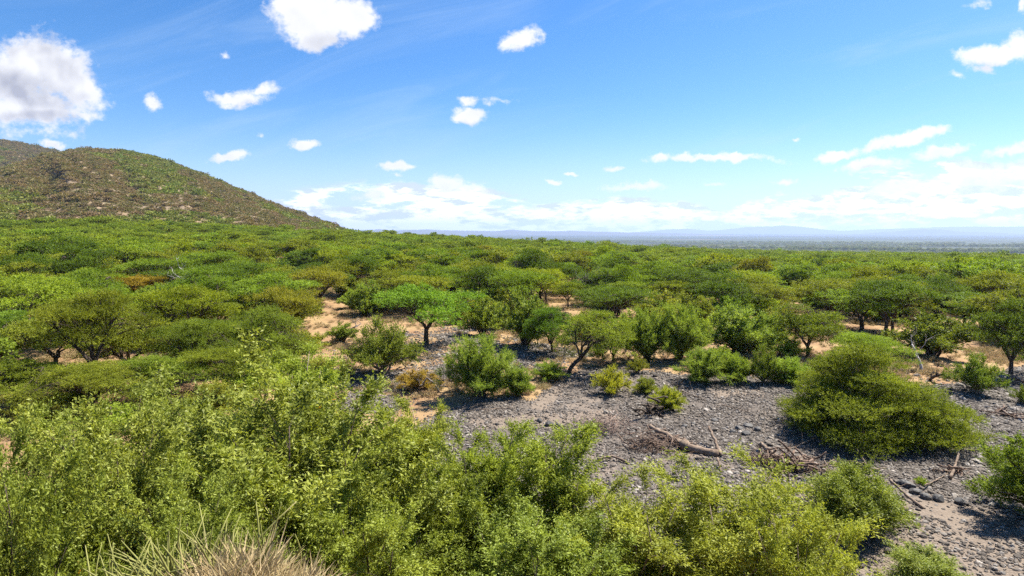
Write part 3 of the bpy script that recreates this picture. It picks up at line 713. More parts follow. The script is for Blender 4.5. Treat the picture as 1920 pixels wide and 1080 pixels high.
# ---------------------------------------------------------------- woodland: individuals then the mass
frng = np.random.default_rng(99)
CLEAR = [[(570, 602), (650, 600), (740, 612), (730, 640), (640, 690), (570, 665)], [(255, 580), (340, 580), (345, 610), (260, 612)],
         [(1020, 555), (1105, 555), (1110, 585), (1040, 590)], [(1700, 640), (1800, 640), (1800, 700), (1690, 700)], [(1450, 590), (1500, 585), (1500, 660), (1440, 660)], [(0, 610), (40, 610), (40, 650), (0, 650)], [(395, 620), (450, 620), (450, 645), (395, 645)]]
taken = [(q[1], q[2], q[4]*.5) for q in ALL]
cand = []
sp = 5.7
for gx in np.arange(-1300, 1300, sp):
    ys = np.arange(30, 1700, sp); xs = np.full_like(ys, gx) + frng.uniform(-.46, .46, len(ys))*sp; yy = ys+frng.uniform(-.46, .46, len(ys))*sp
    m = (np.abs(xs) < yy*1.08+8); cand.append(np.stack([xs[m], yy[m]], -1))
cand = np.concatenate(cand)
cz = H(cand[:, 0], cand[:, 1]); cr_ = np.hypot(cand[:, 0], cand[:, 1]); cpx, cpy = proj(cand[:, 0], cand[:, 1], cz)
keep = np.ones(len(cand), bool)
for p in CLEAR: keep &= ~inpoly(cpx, cpy, p)
g_, _s = masks(cand[:, 0], cand[:, 1], cz); keep &= g_ < .2
lim = np.interp(cpx, [0, 520, 590, 840, 880, 1420, 1500, 1600, 1920], [800, 745, 598, 598, 612, 612, 600, 640, 668]); keep &= cpy < lim
keep &= cr_ > 31
onhill = (cr_ > 330) & (cpx < 650); keep &= ~onhill
keep &= ~((cr_ > 420) & (cpx < 1000))
thin = np.where(cr_ > 500, .42, np.where(cr_ > 330, .7, 1.0)); keep &= frng.uniform(0, 1, len(cand)) < thin
dens_ = fbm(cand[:, 0]/38, cand[:, 1]/38, 3, 61); keep &= (dens_ < .73) | (cr_ > 250)
for (tx, ty, tr) in taken: keep &= np.hypot(cand[:, 0]-tx, cand[:, 1]-ty) > tr*.7+1.0
cand = cand[keep]; cr_ = cr_[keep]; cpx = cpx[keep]; cpy = cpy[keep]
order = np.argsort(cr_); cand = cand[order]; cr_ = cr_[order]; cpx = cpx[order]; cpy = cpy[order]
inview = (cpx > -60) & (cpx < 1980)
LAND = [(262, 540, 'the rust-brown acacia'), (385, 560, 'the large domed acacia right of the rust-brown one'), (408, 610, 'the small umbrella acacia on the tan clearing'),
        (800, 590, 'the bright umbrella acacia'), (905, 680, 'the feathery bush in dead branches'), (620, 620, 'the orange clearing'), (1065, 560, 'the small straight-trunked acacia'),
        (1160, 560, 'the dense domed acacia'), (1257, 555, 'the open forked acacia'), (1350, 560, 'the vase-shaped acacia'), (1390, 620, 'the tall rounded blue-green bush'),
        (1520, 610, 'the shaded domed acacia'), (1630, 565, 'the yellow-flowering bushes'), (1727, 665, 'the white dead snag'), (1800, 560, 'the purple-grey leafless tree'), (500, 425, 'the lower end of the green hill'), (1890, 630, 'the tall dark acacia at the right edge'), (60, 640, 'the dark acacia at the left edge')]
ORD = ['nearest', 'second', 'third', 'fourth', 'fifth', 'sixth', 'seventh', 'eighth', 'ninth', 'tenth', 'eleventh', 'twelfth', 'thirteenth', 'fourteenth', 'fifteenth', 'sixteenth', 'seventeenth', 'eighteenth', 'nineteenth', 'twentieth']
TONES = [('olive', (1.0, .95, .85)), ('dark green', (.54, .68, .66)), ('mid-green', (.88, 1.05, .9)), ('light green', (1.12, 1.22, .95)), ('yellow-green', (1.18, 1.17, .75)), ('brownish', (1.06, .88, .85))]
TW = [.27, .22, .24, .16, .08, .03]
ncnt = {'acacia_tree': 0, 'bush': 0}; labels = {}; n_ind = 0; ind_end = 0
pending = []
for i in range(len(cand)):
    if not inview[i]: continue
    x, y = cand[i]; r = cr_[i]
    isb = frng.uniform() < .27
    ti = frng.choice(6, p=np.array(TW)/sum(TW)); tone, col = TONES[ti]
    if cpy[i] > 690: isb = isb or frng.uniform() < .6
    if isb: kind = 'feather' if frng.uniform() < .6 else 'shrub'; nm = 'bush'
    else: kind = 'acacia' if frng.uniform() < .7 else 'dome'; nm = 'acacia_tree'
    if n_ind >= 430 or ncnt[nm] >= 290: break
    ncnt[nm] += 1; n_ind += 1; ind_end = i
    wm = (frng.uniform(3.6, 7.0) if isb else frng.uniform(6.4, 11.0)); hh = frng.uniform(2.4, 3.8) if isb else frng.uniform(3.6, 6.8)*(1 if frng.uniform() > .15 else 1.25)
    if r < 62: wm *= .72; hh *= .85; col = tuple(.5*q+.5 for q in col) if tone == 'dark green' else col
    px, py = cpx[i], cpy[i]-hh*.6*F/r
    j = min(range(len(LAND)), key=lambda q: (LAND[q][0]-px)**2+((LAND[q][1]-py)*2.2)**2); lx, ly, ln = LAND[j]
    dx, dy = px-lx, (py-ly)*2.2
    rel = ('right of ' if dx > 0 else 'left of ') if abs(dx) > abs(dy) else ('beyond ' if dy < 0 else 'in front of ')
    kd = {'feather': 'feathery bush', 'shrub': 'leafy bush', 'acacia': 'flat-topped acacia', 'dome': 'domed acacia'}[kind]
    pending.append((kind, px, wm, hh, x, y, col, nm, tone, kd, rel, ln, math.hypot(dx, dy)))
cntl = {}
for p in sorted(pending, key=lambda p: p[-1]):
    kind, px, wm, hh, x, y, col, nm, tone, kd, rel, ln, dd = p
    key = (tone, kd, rel, ln); q = cntl[key] = cntl.get(key, -1)+1
    lab = f"{ORD[min(q,19)]} {tone} {kd} {rel}{ln}"
    root = plant(kind, px, 0, wm*F/y, None, tuple(np.array(col)*frng.uniform(.9, 1.1)), nm, lab, 'tree' if nm == AC else 'bush', 'trees and bushes of the green woodland', flat=hh, parts=('trunk', 'crown') if nm == AC else SH, xy=(x, y))

def scatter(name, P, rz, scale, idx, protos, label, tiltv=None, **props):
    """ONE object that repeats the given small meshes over its points"""
    n = len(P); me = bpy.data.meshes.new(name); me.vertices.add(n); me.vertices.foreach_set('co', np.asarray(P, np.float32).ravel())
    rot = np.zeros((n, 3), np.float32); rot[:, 2] = rz
    if tiltv is not None: rot[:, :2] = tiltv
    a = me.attributes.new('rot', 'FLOAT_VECTOR', 'POINT'); a.data.foreach_set('vector', rot.ravel())
    a = me.attributes.new('scl', 'FLOAT_VECTOR', 'POINT'); a.data.foreach_set('vector', np.asarray(scale, np.float32).ravel())
    a = me.attributes.new('idx', 'INT', 'POINT'); a.data.foreach_set('value', np.asarray(idx, np.int32))
    col = bpy.data.collections.new(name+'_pieces')
    for i, m in enumerate(protos):
        col.objects.link(bpy.data.objects.new(f'{name}_piece_{i:02d}', m))
    o = link(name, me, kind='stuff', label=label, **props)
    ng = bpy.data.node_groups.new(name, 'GeometryNodeTree')
    ng.interface.new_socket('Geometry', in_out='INPUT', socket_type='NodeSocketGeometry')
    ng.interface.new_socket('Geometry', in_out='OUTPUT', socket_type='NodeSocketGeometry')
    N = ng.nodes; L = ng.links
    gi = N.new('NodeGroupInput'); go = N.new('NodeGroupOutput'); ci = N.new('GeometryNodeCollectionInfo')
    ci.inputs[0].default_value = col; ci.inputs['Separate Children'].default_value = True; ci.inputs['Reset Children'].default_value = True
    ip = N.new('GeometryNodeInstanceOnPoints'); ip.inputs['Pick Instance'].default_value = True
    def att(nm, ty):
        q = N.new('GeometryNodeInputNamedAttribute'); q.data_type = ty; q.inputs[0].default_value = nm; return q.outputs[0]
    e = N.new('FunctionNodeEulerToRotation'); L.new(att('rot', 'FLOAT_VECTOR'), e.inputs[0])
    L.new(gi.outputs[0], ip.inputs['Points']); L.new(ci.outputs[0], ip.inputs['Instance'])
    L.new(att('idx', 'INT'), ip.inputs['Instance Index']); L.new(e.outputs[0], ip.inputs['Rotation']); L.new(att('scl', 'FLOAT_VECTOR'), ip.inputs['Scale'])
    L.new(ip.outputs[0], go.inputs[0])
    md = o.modifiers.new('pieces', 'NODES'); md.node_group = ng
    return o
def mass_tree(seed, dome, nclump, ntwig, k, leafL, leafW, mat='mass', Rc=4.5, Hh=5.2):
    rng = np.random.default_rng(seed)
    wood, leaf = acacia_mesh(seed, Rc=Rc, Hh=Hh, dome=dome, nclump=nclump, ntwig=ntwig, k=k, leafL=leafL, leafW=leafW, mat=mat, name='mass')
    # join trunk and leaves into one small mesh
    import bmesh
    nv = len(wood.vertices); v1 = np.empty(nv*3); wood.vertices.foreach_get('co', v1)
    f1 = np.empty(len(wood.loops), np.int32); wood.loops.foreach_get('vertex_index', f1)
    v2 = np.empty(len(leaf.vertices)*3); leaf.vertices.foreach_get('co', v2); f2 = np.empty(len(leaf.loops), np.int32); leaf.loops.foreach_get('vertex_index', f2)
    f1 = f1.reshape(-1, 4); f2 = f2.reshape(-1, 4)+nv
    t = np.empty(len(f2), np.float32); leaf.attributes['tint'].data.foreach_get('value', t)
    me = mesh_from('woodland_tree', np.concatenate([v1, v2]).reshape(-1, 3), np.concatenate([f1, f2]), [M['bark'], M[mat]], np.concatenate([np.zeros(len(f1)), t]), matidx=np.concatenate([np.zeros(len(f1)), np.ones(len(f2))]))
    bpy.data.meshes.remove(wood); bpy.data.meshes.remove(leaf)
    return me
rest = np.arange(len(cand)); rest = rest[(rest > ind_end) | ~inview]
rest = rest[(cr_[rest] > ind_end*0 + 42)]
rest = rest[(cpx[rest] > -400) & (cpx[rest] < 2300)]
pm = [mass_tree(5+i, [.2, .25, .4, .3][i % 4], 52, 16, 6, .34, .16) for i in range(6)]
pf = [mass_tree(50+i, [.4, .62, .5][i % 3], 20, 8, 5, .62, .34) for i in range(4)]
P = np.stack([cand[rest, 0], cand[rest, 1], H(cand[rest, 0], cand[rest, 1])-.1], -1); rr = cr_[rest]
n = len(rest); w = frng.uniform(.55, 1.25, n); hsc = frng.uniform(.62, 1.0, n)+.34*np.clip(w-.6, 0, 1)
w = np.where(rr > 500, w*1.3, np.where(rr > 330, w*1.1, w)); hsc = np.where(frng.uniform(0, 1, n) > .94, hsc*1.25, hsc)
idx = np.where(rr < 330, frng.integers(0, 6, n), 6+frng.integers(0, 4, n))
scatter('forest', P, frng.uniform(0, 6.28, n), np.stack([w, w, hsc], -1), idx, pm+pf, 'dense acacia woodland stretching away to the plain')
print('individual plants', len(ALL), 'mass trees', n)
# dark tree line on the plain
tl = []
for (p0, p1, d0, d1, cnt) in ((1480, 2000, 2350, 2500, 420), (1330, 1500, 2500, 2600, 60), (1700, 2000, 3400, 3600, 150), (1240, 1330, 2500, 2700, 30)):
    q = frng.uniform(p0, p1, cnt); d = d0+(d1-d0)*frng.uniform(0, 1, cnt); th = np.arctan((q-960)/F*CP)
    d = d + 60*np.sin(q/60)
    tl.append(np.stack([d*np.sin(th), d*np.cos(th), np.full(cnt, -52.)], -1))
tl = np.concatenate(tl); n = len(tl); s = frng.uniform(1.4, 2.8, n)
scatter('treeline', tl, frng.uniform(0, 6.28, n), np.stack([s, s, s*.95], -1), frng.integers(0, 4, n), [mass_tree(70+i, .8, 26, 9, 5, .7, .42, 'hillgreen') for i in range(4)], 'dark line of trees crossing the far plain')

cnt = 16000; rg0 = np.random.default_rng(44); r = 1300*(3.6**rg0.uniform(0, 1, cnt)); th = np.arctan((rg0.uniform(650, 2050, cnt)-960)/F*CP)
x, y = r*np.sin(th), r*np.cos(th); d0 = fbm(x/420, y/160, 4, 19); kp = d0 > .42; x, y, r = x[kp], y[kp], r[kp]; n = len(x); sz = rg0.uniform(.6, 1.5, n)*(r/1500)**.5
scatter('plain_vegetation', np.stack([x, y, H(x, y)-.3], -1), rg0.uniform(0, 6.28, n), np.stack([sz*1.3, sz*1.3, sz*.75], -1), rg0.integers(0, 3, n), [mass_tree(90+i, .7, 12, 5, 4, 1.0, .6, 'hillgreen') for i in range(3)], 'scattered dark trees and thickets over the far plain')

# ---------------------------------------------------------------- hillside scrub
def hill_points(cnt, rmin, rmax, pmin, pmax, seed):
    rg = np.random.default_rng(seed); r = np.sqrt(rg.uniform(rmin**2, rmax**2, cnt)); th = np.arctan((rg.uniform(pmin, pmax, cnt)-960)/F*CP)
    x = r*np.sin(th); y = r*np.cos(th); return x, y, H(x, y), r
def scrub_proto(seed, mat):
    rng = np.random.default_rng(seed); n = 46
    d = norm(rng.normal(size=(n, 3))*np.array([1, 1, .7])+np.array([0, 0, .35])); d[:, 2] = np.abs(d[:, 2])
    TP = d*np.array([1, 1, .8])*rng.uniform(.45, .95, n)[:, None]
    v, f, t = foliage_from_twigs(rng, TP, d, np.full(n, .35), 5, .42, .2, .3, .7)
    return mesh_from('scrub_bush', v, f, [M[mat]], t)
sps = [scrub_proto(i, 'scrub') for i in range(4)]+[scrub_proto(10+i, 'hillgreen') for i in range(4)]
x1, y1, z1, r1 = hill_points(22000, 325, 800, -120, 660, 3)
x2, y2, z2, r2 = hill_points(14000, 1000, 1560, -120, 420, 4)
X = np.concatenate([x1, x2]); Yy = np.concatenate([y1, y2]); Z = np.concatenate([z1, z2]); rr = np.concatenate([r1, r2])
qx, qy = proj(X, Yy, Z)
dn = fbm(X/30, Yy/30, 3, 71); gp = fbm(X/60+9, Yy/60, 3, 81)
# green band running down the hill from its top
band = np.exp(-((qx-(255+(qy-285)*.62))/(55))**2)*(qy > 275)*(qy < 365)
green = (gp + band*.5 + (qx < 120)*(qy > 300)*.08 + (qy > 385)*.18 > .655) & (frng.uniform(0, 1, len(X)) < .85)
kp = (dn > .36) | (frng.uniform(0, 1, len(X)) < .88) | green
X, Yy, Z, rr, green, band = [a[kp] for a in (X, Yy, Z, rr, green, band)]
n = len(X); s = frng.gamma(1.8, .8, n)*.5+.42; s = np.where(rr > 900, s*1.7, s)*np.where(green, 1.15, 1)
scatter('scrub', np.stack([X, Yy, Z-.1], -1), frng.uniform(0, 6.28, n), np.stack([s*1.15, s*1.15, s*.85], -1), np.where(green, 4, 0)+frng.integers(0, 4, n), sps, 'brown and green thorn scrub covering the hill')

# ---------------------------------------------------------------- stones
def rock(seed, flat=.6):
    import bmesh
    rng = np.random.default_rng(seed); bm = bmesh.new(); bmesh.ops.create_icosphere(bm, subdivisions=2, radius=1)
    dirs = norm(rng.normal(size=(9, 3))); cut = rng.uniform(.62, .9, 9)
    for v in bm.verts:
        c = np.array(v.co)
        for d, k in zip(dirs, cut):
            q = c@d
            if q > k: c = c-d*(q-k)
        v.co = c*np.array([1.15, .9, flat])
    me = bpy.data.meshes.new('stone'); bm.to_mesh(me); bm.free(); me.materials.append(M['stone']); return me
m, g = new_mat('stone'); M['stone'] = m
oi = g.n('ShaderNodeObjectInfo'); P_ = g.n('ShaderNodeTexCoord').outputs['Object']
rr_ = g.n('ShaderNodeValToRGB', {0: oi.outputs['Random']}); cr = rr_.color_ramp
for i_, (p_, c_) in enumerate([(0, (.050, .040, .031)), (.45, (.085, .069, .054)), (.75, (.135, .112, .09)), (.93, (.21, .19, .165)), (1, (.33, .29, .25))]):
    if i_ > 1: cr.elements.new(p_)
for i_, (p_, c_) in enumerate([(0, (.050, .040, .031)), (.45, (.085, .069, .054)), (.75, (.135, .112, .09)), (.93, (.21, .19, .165)), (1, (.33, .29, .25))]):
    cr.elements[i_].position = p_; cr.elements[i_].color = (*c_, 1)
cc = g.mix(g.m('MULTIPLY', g.ss(g.noise(P_, 2.5, 4, .7), .45, .7), .45), rr_.outputs[0], (.20, .17, .145))
g.n('ShaderNodeOutputMaterial', {0: g.n('ShaderNodeBsdfPrincipled', {'Base Color': cc, 'Roughness': .8, 'Specular IOR Level': .25}).outputs[0]})
rocks = [rock(i, .5+.1*(i % 3)) for i in range(6)]
cnt = 900000; rg = np.random.default_rng(12)
r = 14+np.sqrt(rg.uniform(0, 1, cnt))*0 + (72-14)*rg.uniform(0, 1, cnt)**1.0; th = np.arctan(rg.uniform(-.42, 1.02, cnt))
r = np.sqrt(rg.uniform(14**2, 66**2, cnt))
x = r*np.sin(th); y = r*np.cos(th); z = H(x, y); ga, sa = masks(x, y, z)
cl = fbm(x/1.3, y/1.3, 3, 91); cl2 = fbm(x/4.5, y/4.5, 3, 93)
pr = (ga*1.0-sa*.8*ga)*(sstep(cl, .34, .56)*.75+.25)*(.35+.65*(1-sstep(cl2, .56, .68)))*.92
pr = pr*(1-.45*sstep(fbm(x/2.3+7, y/2.3, 3, 95), .52, .64)); pr = np.maximum(pr, .012*(r < 60)*(1-sa))
kp = rg.uniform(0, 1, cnt) < pr; x, y, z, r, cl2 = x[kp], y[kp], z[kp], r[kp], cl2[kp]
n = len(x); s = (rg.gamma(1.6, .018, n)+.022)*(1+.5*sstep(r, 35, 60)); s = np.minimum(s, .26)
print('stones', n)
scatter('gravel', np.stack([x, y, z+s*.12], -1), rg.uniform(0, 6.28, n), np.stack([s, s*rg.uniform(.8, 1.2, n), s], -1), rg.integers(0, 6, n), rocks, 'grey cobbles and gravel of the dry riverbed', tiltv=rg.normal(size=(n, 2))*.3)

# ---------------------------------------------------------------- dry grass
m, g = new_mat('dry_grass_blade'); M['dry'] = m
at_ = g.n('ShaderNodeAttribute', None, attribute_name='tint').outputs['Fac']
cc = g.mix(at_, (.32, .25, .14), (.52, .44, .29))
cc = g.mix(1.0, cc, g.mix(g.n('ShaderNodeObjectInfo').outputs['Random'], (.75, .75, .6), (1.1, 1.0, .9)), 'MULTIPLY')
b1 = g.n('ShaderNodeBsdfDiffuse', {0: cc}); b2 = g.n('ShaderNodeBsdfTranslucent', {0: cc})
g.n('ShaderNodeOutputMaterial', {0: g.n('ShaderNodeMixShader', {0: .25, 1: b1.outputs[0], 2: b2.outputs[0]}).outputs[0]})
def tuft(seed, n=70, h=.45, rad=.28, w=.014, sp_=.28, up=1.0):
    rng = np.random.default_rng(seed); a = rng.uniform(0, 6.28, n); ro = rng.uniform(0, 1, n)**.7*rad*.4
    B = np.stack([np.cos(a)*ro, np.sin(a)*ro, np.full(n, -.03)], -1)
    D = norm(np.stack([np.cos(a)*ro*2.4/rad*.5, np.sin(a)*ro*2.4/rad*.5, np.ones(n)*up], -1)+rng.normal(size=(n, 3))*sp_)
    v, f = leaves(rng, B, D, h*rng.uniform(.5, 1.2, n), np.full(n, w), .1, None)
    return mesh_from('tuft', v, f, [M['dry']], rng.uniform(0, 1, n))
tf = [tuft(i, w=.022) for i in range(4)]
cnt = 60000; r = np.sqrt(rg.uniform(38**2, 125**2, cnt)); th = np.arctan(rg.uniform(-1.0, 1.02, cnt)); x = r*np.sin(th); y = r*np.cos(th); z = H(x, y)
ga, sa = masks(x, y, z); dd = fbm(x/5, y/5, 3, 15)
kp = (rg.uniform(0, 1, cnt) < (1-ga)*(1-sa)*sstep(dd, .42, .62)*.5); x, y, z, r = x[kp], y[kp], z[kp], r[kp]; n = len(x); s = rg.uniform(.5, 1.3, n)*(1+.4*sstep(r, 60, 110))
scatter('grass', np.stack([x, y, z], -1), rg.uniform(0, 6.28, n), np.stack([s*1.3, s*1.3, s*.8], -1), rg.integers(0, 4, n), tf, 'sparse straw-coloured grass on the sandy ground')
print('grass', n)

# ---------------------------------------------------------------- foreground trees below the camera
def fine_tree(seed, mat, leafL, leafW, n0, n1, n2, k, Rc=3.2, Hh=8.0, **kw):
    a = dict(tilt=1.0, up=.25, upw=.1, twig=.5, droop=.25, spread=.75, start=.22, power=3.0, stemr=.010, branchup=.25, trunkh=1.2)
    a.update(kw)
    return bush_mesh(seed, Rc, Hh, n0, n1, n2, k, leafL, leafW, mat=mat, name='foreground', **a)+(Rc, Hh)
M['leafy2'] = mat_leaf('small_yellow_leaf', (0.18, 0.205, 0.035), (0.37, 0.395, 0.07), accent=(0.45, 0.28, 0.05), accent_t=0.988, trans=0.35, gloss=0.12)
M['leafy1'] = mat_leaf('glossy_leaf', (0.135, 0.165, 0.026), (0.345, 0.375, 0.07), accent=(0.50, 0.24, 0.04), accent_t=0.982, trans=0.33, gloss=0.16)
FG = [fine_tree(901, 'leafy1', .09, .034, 30, 14, 44, 12), fine_tree(902, 'leafy1', .085, .034, 28, 14, 44, 12, start=.3), fine_tree(903, 'leafy2', .08, .030, 15, 17, 42, 12, Rc=1.5, Hh=7.6, bl=1.15, branchup=.05, start=.3, barkmat='palebark'), fine_tree(904, 'leafy2', .075, .027, 24, 15, 40, 12, Rc=2.1, Hh=7.0, bl=1.25, trunkh=.3, barkmat='palebark', droop=.15, upw=.2, branchup=.1), fine_tree(905, 'leafy1', .08, .030, 22, 16, 18, 12, Rc=1.6, Hh=2.6, trunkh=0, bl=.8, start=.15)]
def fg(mesh, px, r, w, top, col, label, name='leafy_tree', cat='tree', depth=1.0, rz=None):
    th = math.atan((px-960)/F*CP); x, y = r*math.sin(th), r*math.cos(th)
    return plant('x', px, 0, w, top, col, name, label, cat, 'leafy trees growing up from below the viewpoint', xy=(x, y), meshes=FG[mesh], depth=depth, rz=rz)
fg(0, 545, 13.0, 570, 698, (1, 1, 1), 'large leafy tree with dark leaning limbs, filling the left middle below the olive acacias')
fg(1, 200, 11.5, 540, 770, (.95, .95, .95), 'leafy tree with orange-tinged leaves and pale crossing branches above the succulent stems')
fg(0, -60, 10.0, 380, 800, (.9, .95, .9), 'leafy tree cut by the left picture edge, below the nearest olive acacia')
fg(2, 575, 20.0, 190, 662, (1.0, 1.12, .9), 'bright lime tree crown rising behind the large leafy tree')
fg(2, 700, 14.0, 210, 775, (.95, 1.02, .9), 'narrow leafy tree on the right flank of the large leafy tree')
fg(2, 790, 14.5, 170, 762, (1.0, 1.0, .9), 'slender yellow-green tree whose tip reaches the brownish shrub')
fg(0, 850, 12.5, 330, 858, (.95, 1.0, .85), 'leafy tree low in the middle left of the deep shaded gap')
fg(2, 930, 13.5, 190, 808, (.95, 1.05, .85), 'pointed leafy tree, left of the twin tops against the gravel')
fg(2, 1060, 13.5, 230, 806, (.92, 1.0, .85), 'pointed leafy tree, right of the twin tops against the gravel')
fg(3, 1200, 12.5, 330, 905, (1.0, 1.0, .9), 'yellow-green twiggy tree below the brush pile on the gravel')
fg(3, 1400, 13.0, 400, 900, (1.0, 1.0, .85), 'broad yellow-green tree with thin pale stems below the fallen log')
fg(3, 1545, 12.0, 280, 955, (1.0, 1.02, .85), 'yellow-green tree at the bottom, in front of the dark round shrub')
fg(1, 640, 10.5, 480, 905, (.95, 1.0, .85), 'leafy tree at the bottom edge right of the dry grass knoll')
fg(0, 1030, 10.5, 460, 985, (.9, 1.0, .85), 'leafy tree at the bottom edge under the twin pointed tops')
fg(0, 330, 17.0, 380, 745, (.95, 1.0, .9), 'leafy tree showing between the large leafy tree and the olive acacias')
fg(1, 60, 16.0, 400, 780, (.9, .95, .9), 'shaded leafy tree beneath the nearest olive acacia at the left')
fg(1, 420, 11.0, 420, 850, (.95, 1.0, .9), 'leafy tree filling under the large leafy tree')
fg(1, 330, 8.6, 420, 915, (.9, .95, .9), 'leafy tree directly behind the succulent stems')
plant('shrub', 1597, 1000, 175, 880, (.85, .9, .8), SB, 'dark round shrub on the gravel right of the yellow-green trees', 'shrub', meshes=FG[4])
plant('shrub', 1735, 1110, 150, 1040, (.95, 1.0, .9), SB, 'small bright shrub at the bottom edge on the pale sand', 'shrub', meshes=FG[4])
plant('feather', 1990, 985, 250, 818, (.72, .8, .6), BU, 'dark green bush entering from the right edge over pale sand', 'bush')

# ---------------------------------------------------------------- dead trees, logs and drift wood
def dead_mesh(seed, h, spread, n, r0, mat, twigs=3, gn=.12, lean=(0, 0), k=6):
    rng = np.random.default_rng(seed); tb = Tubes()
    def grow(p, d, L, r, lv):
        m = 6; P = [p]
        for i in range(m-1):
            d = norm(d+rng.normal(size=3)*gn*2.2); P.append(P[-1]+d*L/(m-1))
        P = np.array(P); tb.add(P, np.linspace(r, r*.45, m), k if lv == 0 else 4, cap=lv < 2)
        if lv >= twigs: return
        for i in range(n if lv else n+1):
            t = rng.integers(2, m); o = norm(rng.normal(size=3)*np.array([1, 1, .5])); dd = norm(d*.6+o*spread+np.array([0, 0, .2]))
            grow(P[t], dd, L*rng.uniform(.45, .75), r*.5*rng.uniform(.6, 1), lv+1)
    grow(np.array([0, 0, -.1]), norm(np.array([lean[0], lean[1], 1.0])), h*.55, r0, 0)
    return tb.mesh('deadwood', M[mat])
def stand(me, px, py, name, label, cat, rz=0.0, s=1.0):
    x, y, z = at(px, py); o = link(name, me, label=label, category=cat); o.location = (x, y, z); o.rotation_euler[2] = rz; o.scale = (s, s, s); return o
stand(dead_mesh(1, 4.3, .42, 2, .13, 'white', 3, .09), 1727, 697, 'dead_tree', 'bleached white dead snag standing on the bare soil', 'dead tree')
stand(dead_mesh(2, 2.6, 1.1, 3, .16, 'bark', 3, .28, (.8, .1)), 1750, 715, 'dead_tree', 'dark contorted dead tree at the foot of the white snag', 'dead tree', 2.6)
stand(dead_mesh(12, 2.0, 1.1, 3, .10, 'bark', 2, .28, (-.9, .1)), 1706, 700, 'dead_tree', 'low dark dead branch left of the white snag', 'dead tree')
stand(dead_mesh(3, 5.4, .85, 4, .16, 'greywood', 4, .16), 1808, 612, 'dead_tree', 'leafless purple-grey tree among the green crowns', 'dead tree', 0, 1.15)
stand(dead_mesh(4, 6.0, .35, 3, .14, 'greywood', 3, .1), 1097, 572, 'dead_tree', 'grey bare-stemmed tree behind the pale clearing', 'dead tree')
stand(dead_mesh(35, 4.6, 1.0, 3, .09, 'greywood', 3, .26, (.5, .2)), 824, 736, 'dead_tree', 'tangled grey dead branches rising beside the feathery bush', 'dead tree', 1.2)
stand(dead_mesh(6, 5.5, 1.0, 3, .12, 'greywood', 3, .25, (-.5, -.2)), 836, 740, 'dead_tree', 'low spreading grey dead limbs at the feathery bush', 'dead tree', .4)
stand(dead_mesh(7, 3.0, 1.0, 3, .10, 'greywood', 3, .2, (1, .3)), 655, 618, 'dead_tree', 'grey fallen branch on the orange clearing', 'dead branch')
stand(dead_mesh(8, 2.2, .9, 3, .09, 'bark', 2, .25, (-.5, 0)), 1285, 735, 'dead_tree', 'dark bare sapling left of the top gravel edge bushes', 'dead tree')
stand(dead_mesh(9, 8.5, .5, 3, .20, 'white', 3, .16), 368, 575, 'dead_tree', 'pale dead stem rising over the domed acacia', 'dead tree')
stand(dead_mesh(10, 7.5, 1.0, 3, .2, 'white', 3, .2, (.6, 0)), 478, 585, 'dead_tree', 'pale crooked dead branches above the green crowns', 'dead tree')
stand(dead_mesh(13, 1.8, .9, 3, .07, 'greywood', 3, .25, (.4, 0)), 968, 690, 'dead_tree', 'grey dead sapling behind the small feathery bush', 'dead tree')

def log_pts(pts, rad, lift=.0, seed=0, mat='drift', k=9):
    rng = np.random.default_rng(seed); P = []
    for p in pts:
        x, y, z = at(p[0], p[1]); P.append((x, y, z + (p[2] if len(p) > 2 else 0)))
    P = np.array(P); t = np.linspace(0, len(P)-1, len(P)*4); Q = np.stack([np.interp(t, range(len(P)), P[:, i]) for i in range(3)], -1)
    Q[1:-1] += rng.normal(size=(len(Q)-2, 3))*rad*.18
    return Q
def log(name, pts, r0, r1, label, branches=0, seed=0, mat='drift', cat='log'):
    rng = np.random.default_rng(seed); Q = log_pts(pts, r0, seed=seed); o0 = Q[0].copy(); Q = Q-o0
    rad = np.linspace(r0, r1, len(Q))*(1+.16*rng.normal(size=len(Q))); Q[:, 2] += r0*.6
    tb = Tubes(); tb.add(Q, rad, 10)
    root = link(name, tb.mesh(name, M[mat]), label=label, category=cat); root.location = o0
    for i in range(branches):
        tb = Tubes(); j = rng.integers(2, len(Q)-1); d = norm(rng.normal(size=3)*np.array([1, 1, .5])+np.array([0, 0, .6])); L = rng.uniform(.5, 1.3)
        P = Q[j]+d*np.linspace(0, L, 5)[:, None]+rng.normal(size=(5, 3))*.05; P[0] = Q[j]
        tb.add(P, np.linspace(r0*.4, r0*.1, 5), 6); link('branch', tb.mesh('branch', M[mat]), root)
    return root
log('fallen_log', [(1218, 812, .25), (1255, 828, .2), (1290, 846, .05), (1345, 856, 0)], .14, .25, 'long curved fallen log lying along the sandy strip on the gravel', 4, 3)
log('fallen_log', [(1352, 858, .0), (1340, 842, .35), (1328, 830, .8)], .1, .06, 'short broken limb sticking up at the thick end of the long log', 0, 4)
log('fallen_log', [(1120, 866, .1), (1150, 862, .15), (1180, 870, .0)], .07, .05, 'pale stick lying alone on gravel below the brush pile', 0, 5)
log('fallen_log', [(1424, 846, .35), (1440, 854, .2), (1462, 866, .1)], .12, .09, 'stout log resting on the left of the uprooted root mass', 0, 6)
log('fallen_log', [(1662, 952, .05), (1690, 960, .05), (1700, 962, 0)], .17, .13, 'thick dark log half buried near the dark round shrub', 0, 7)
log('fallen_log', [(1668, 918, .4), (1692, 932, .15), (1730, 955, 0)], .07, .05, 'thin grey log leaning down onto the pale sand', 2, 8)
log('fallen_log', [(1605, 862, .5), (1622, 878, .2), (1640, 895, .0)], .05, .04, 'thin stick leaning on the gravel under the huge acacia', 0, 9)
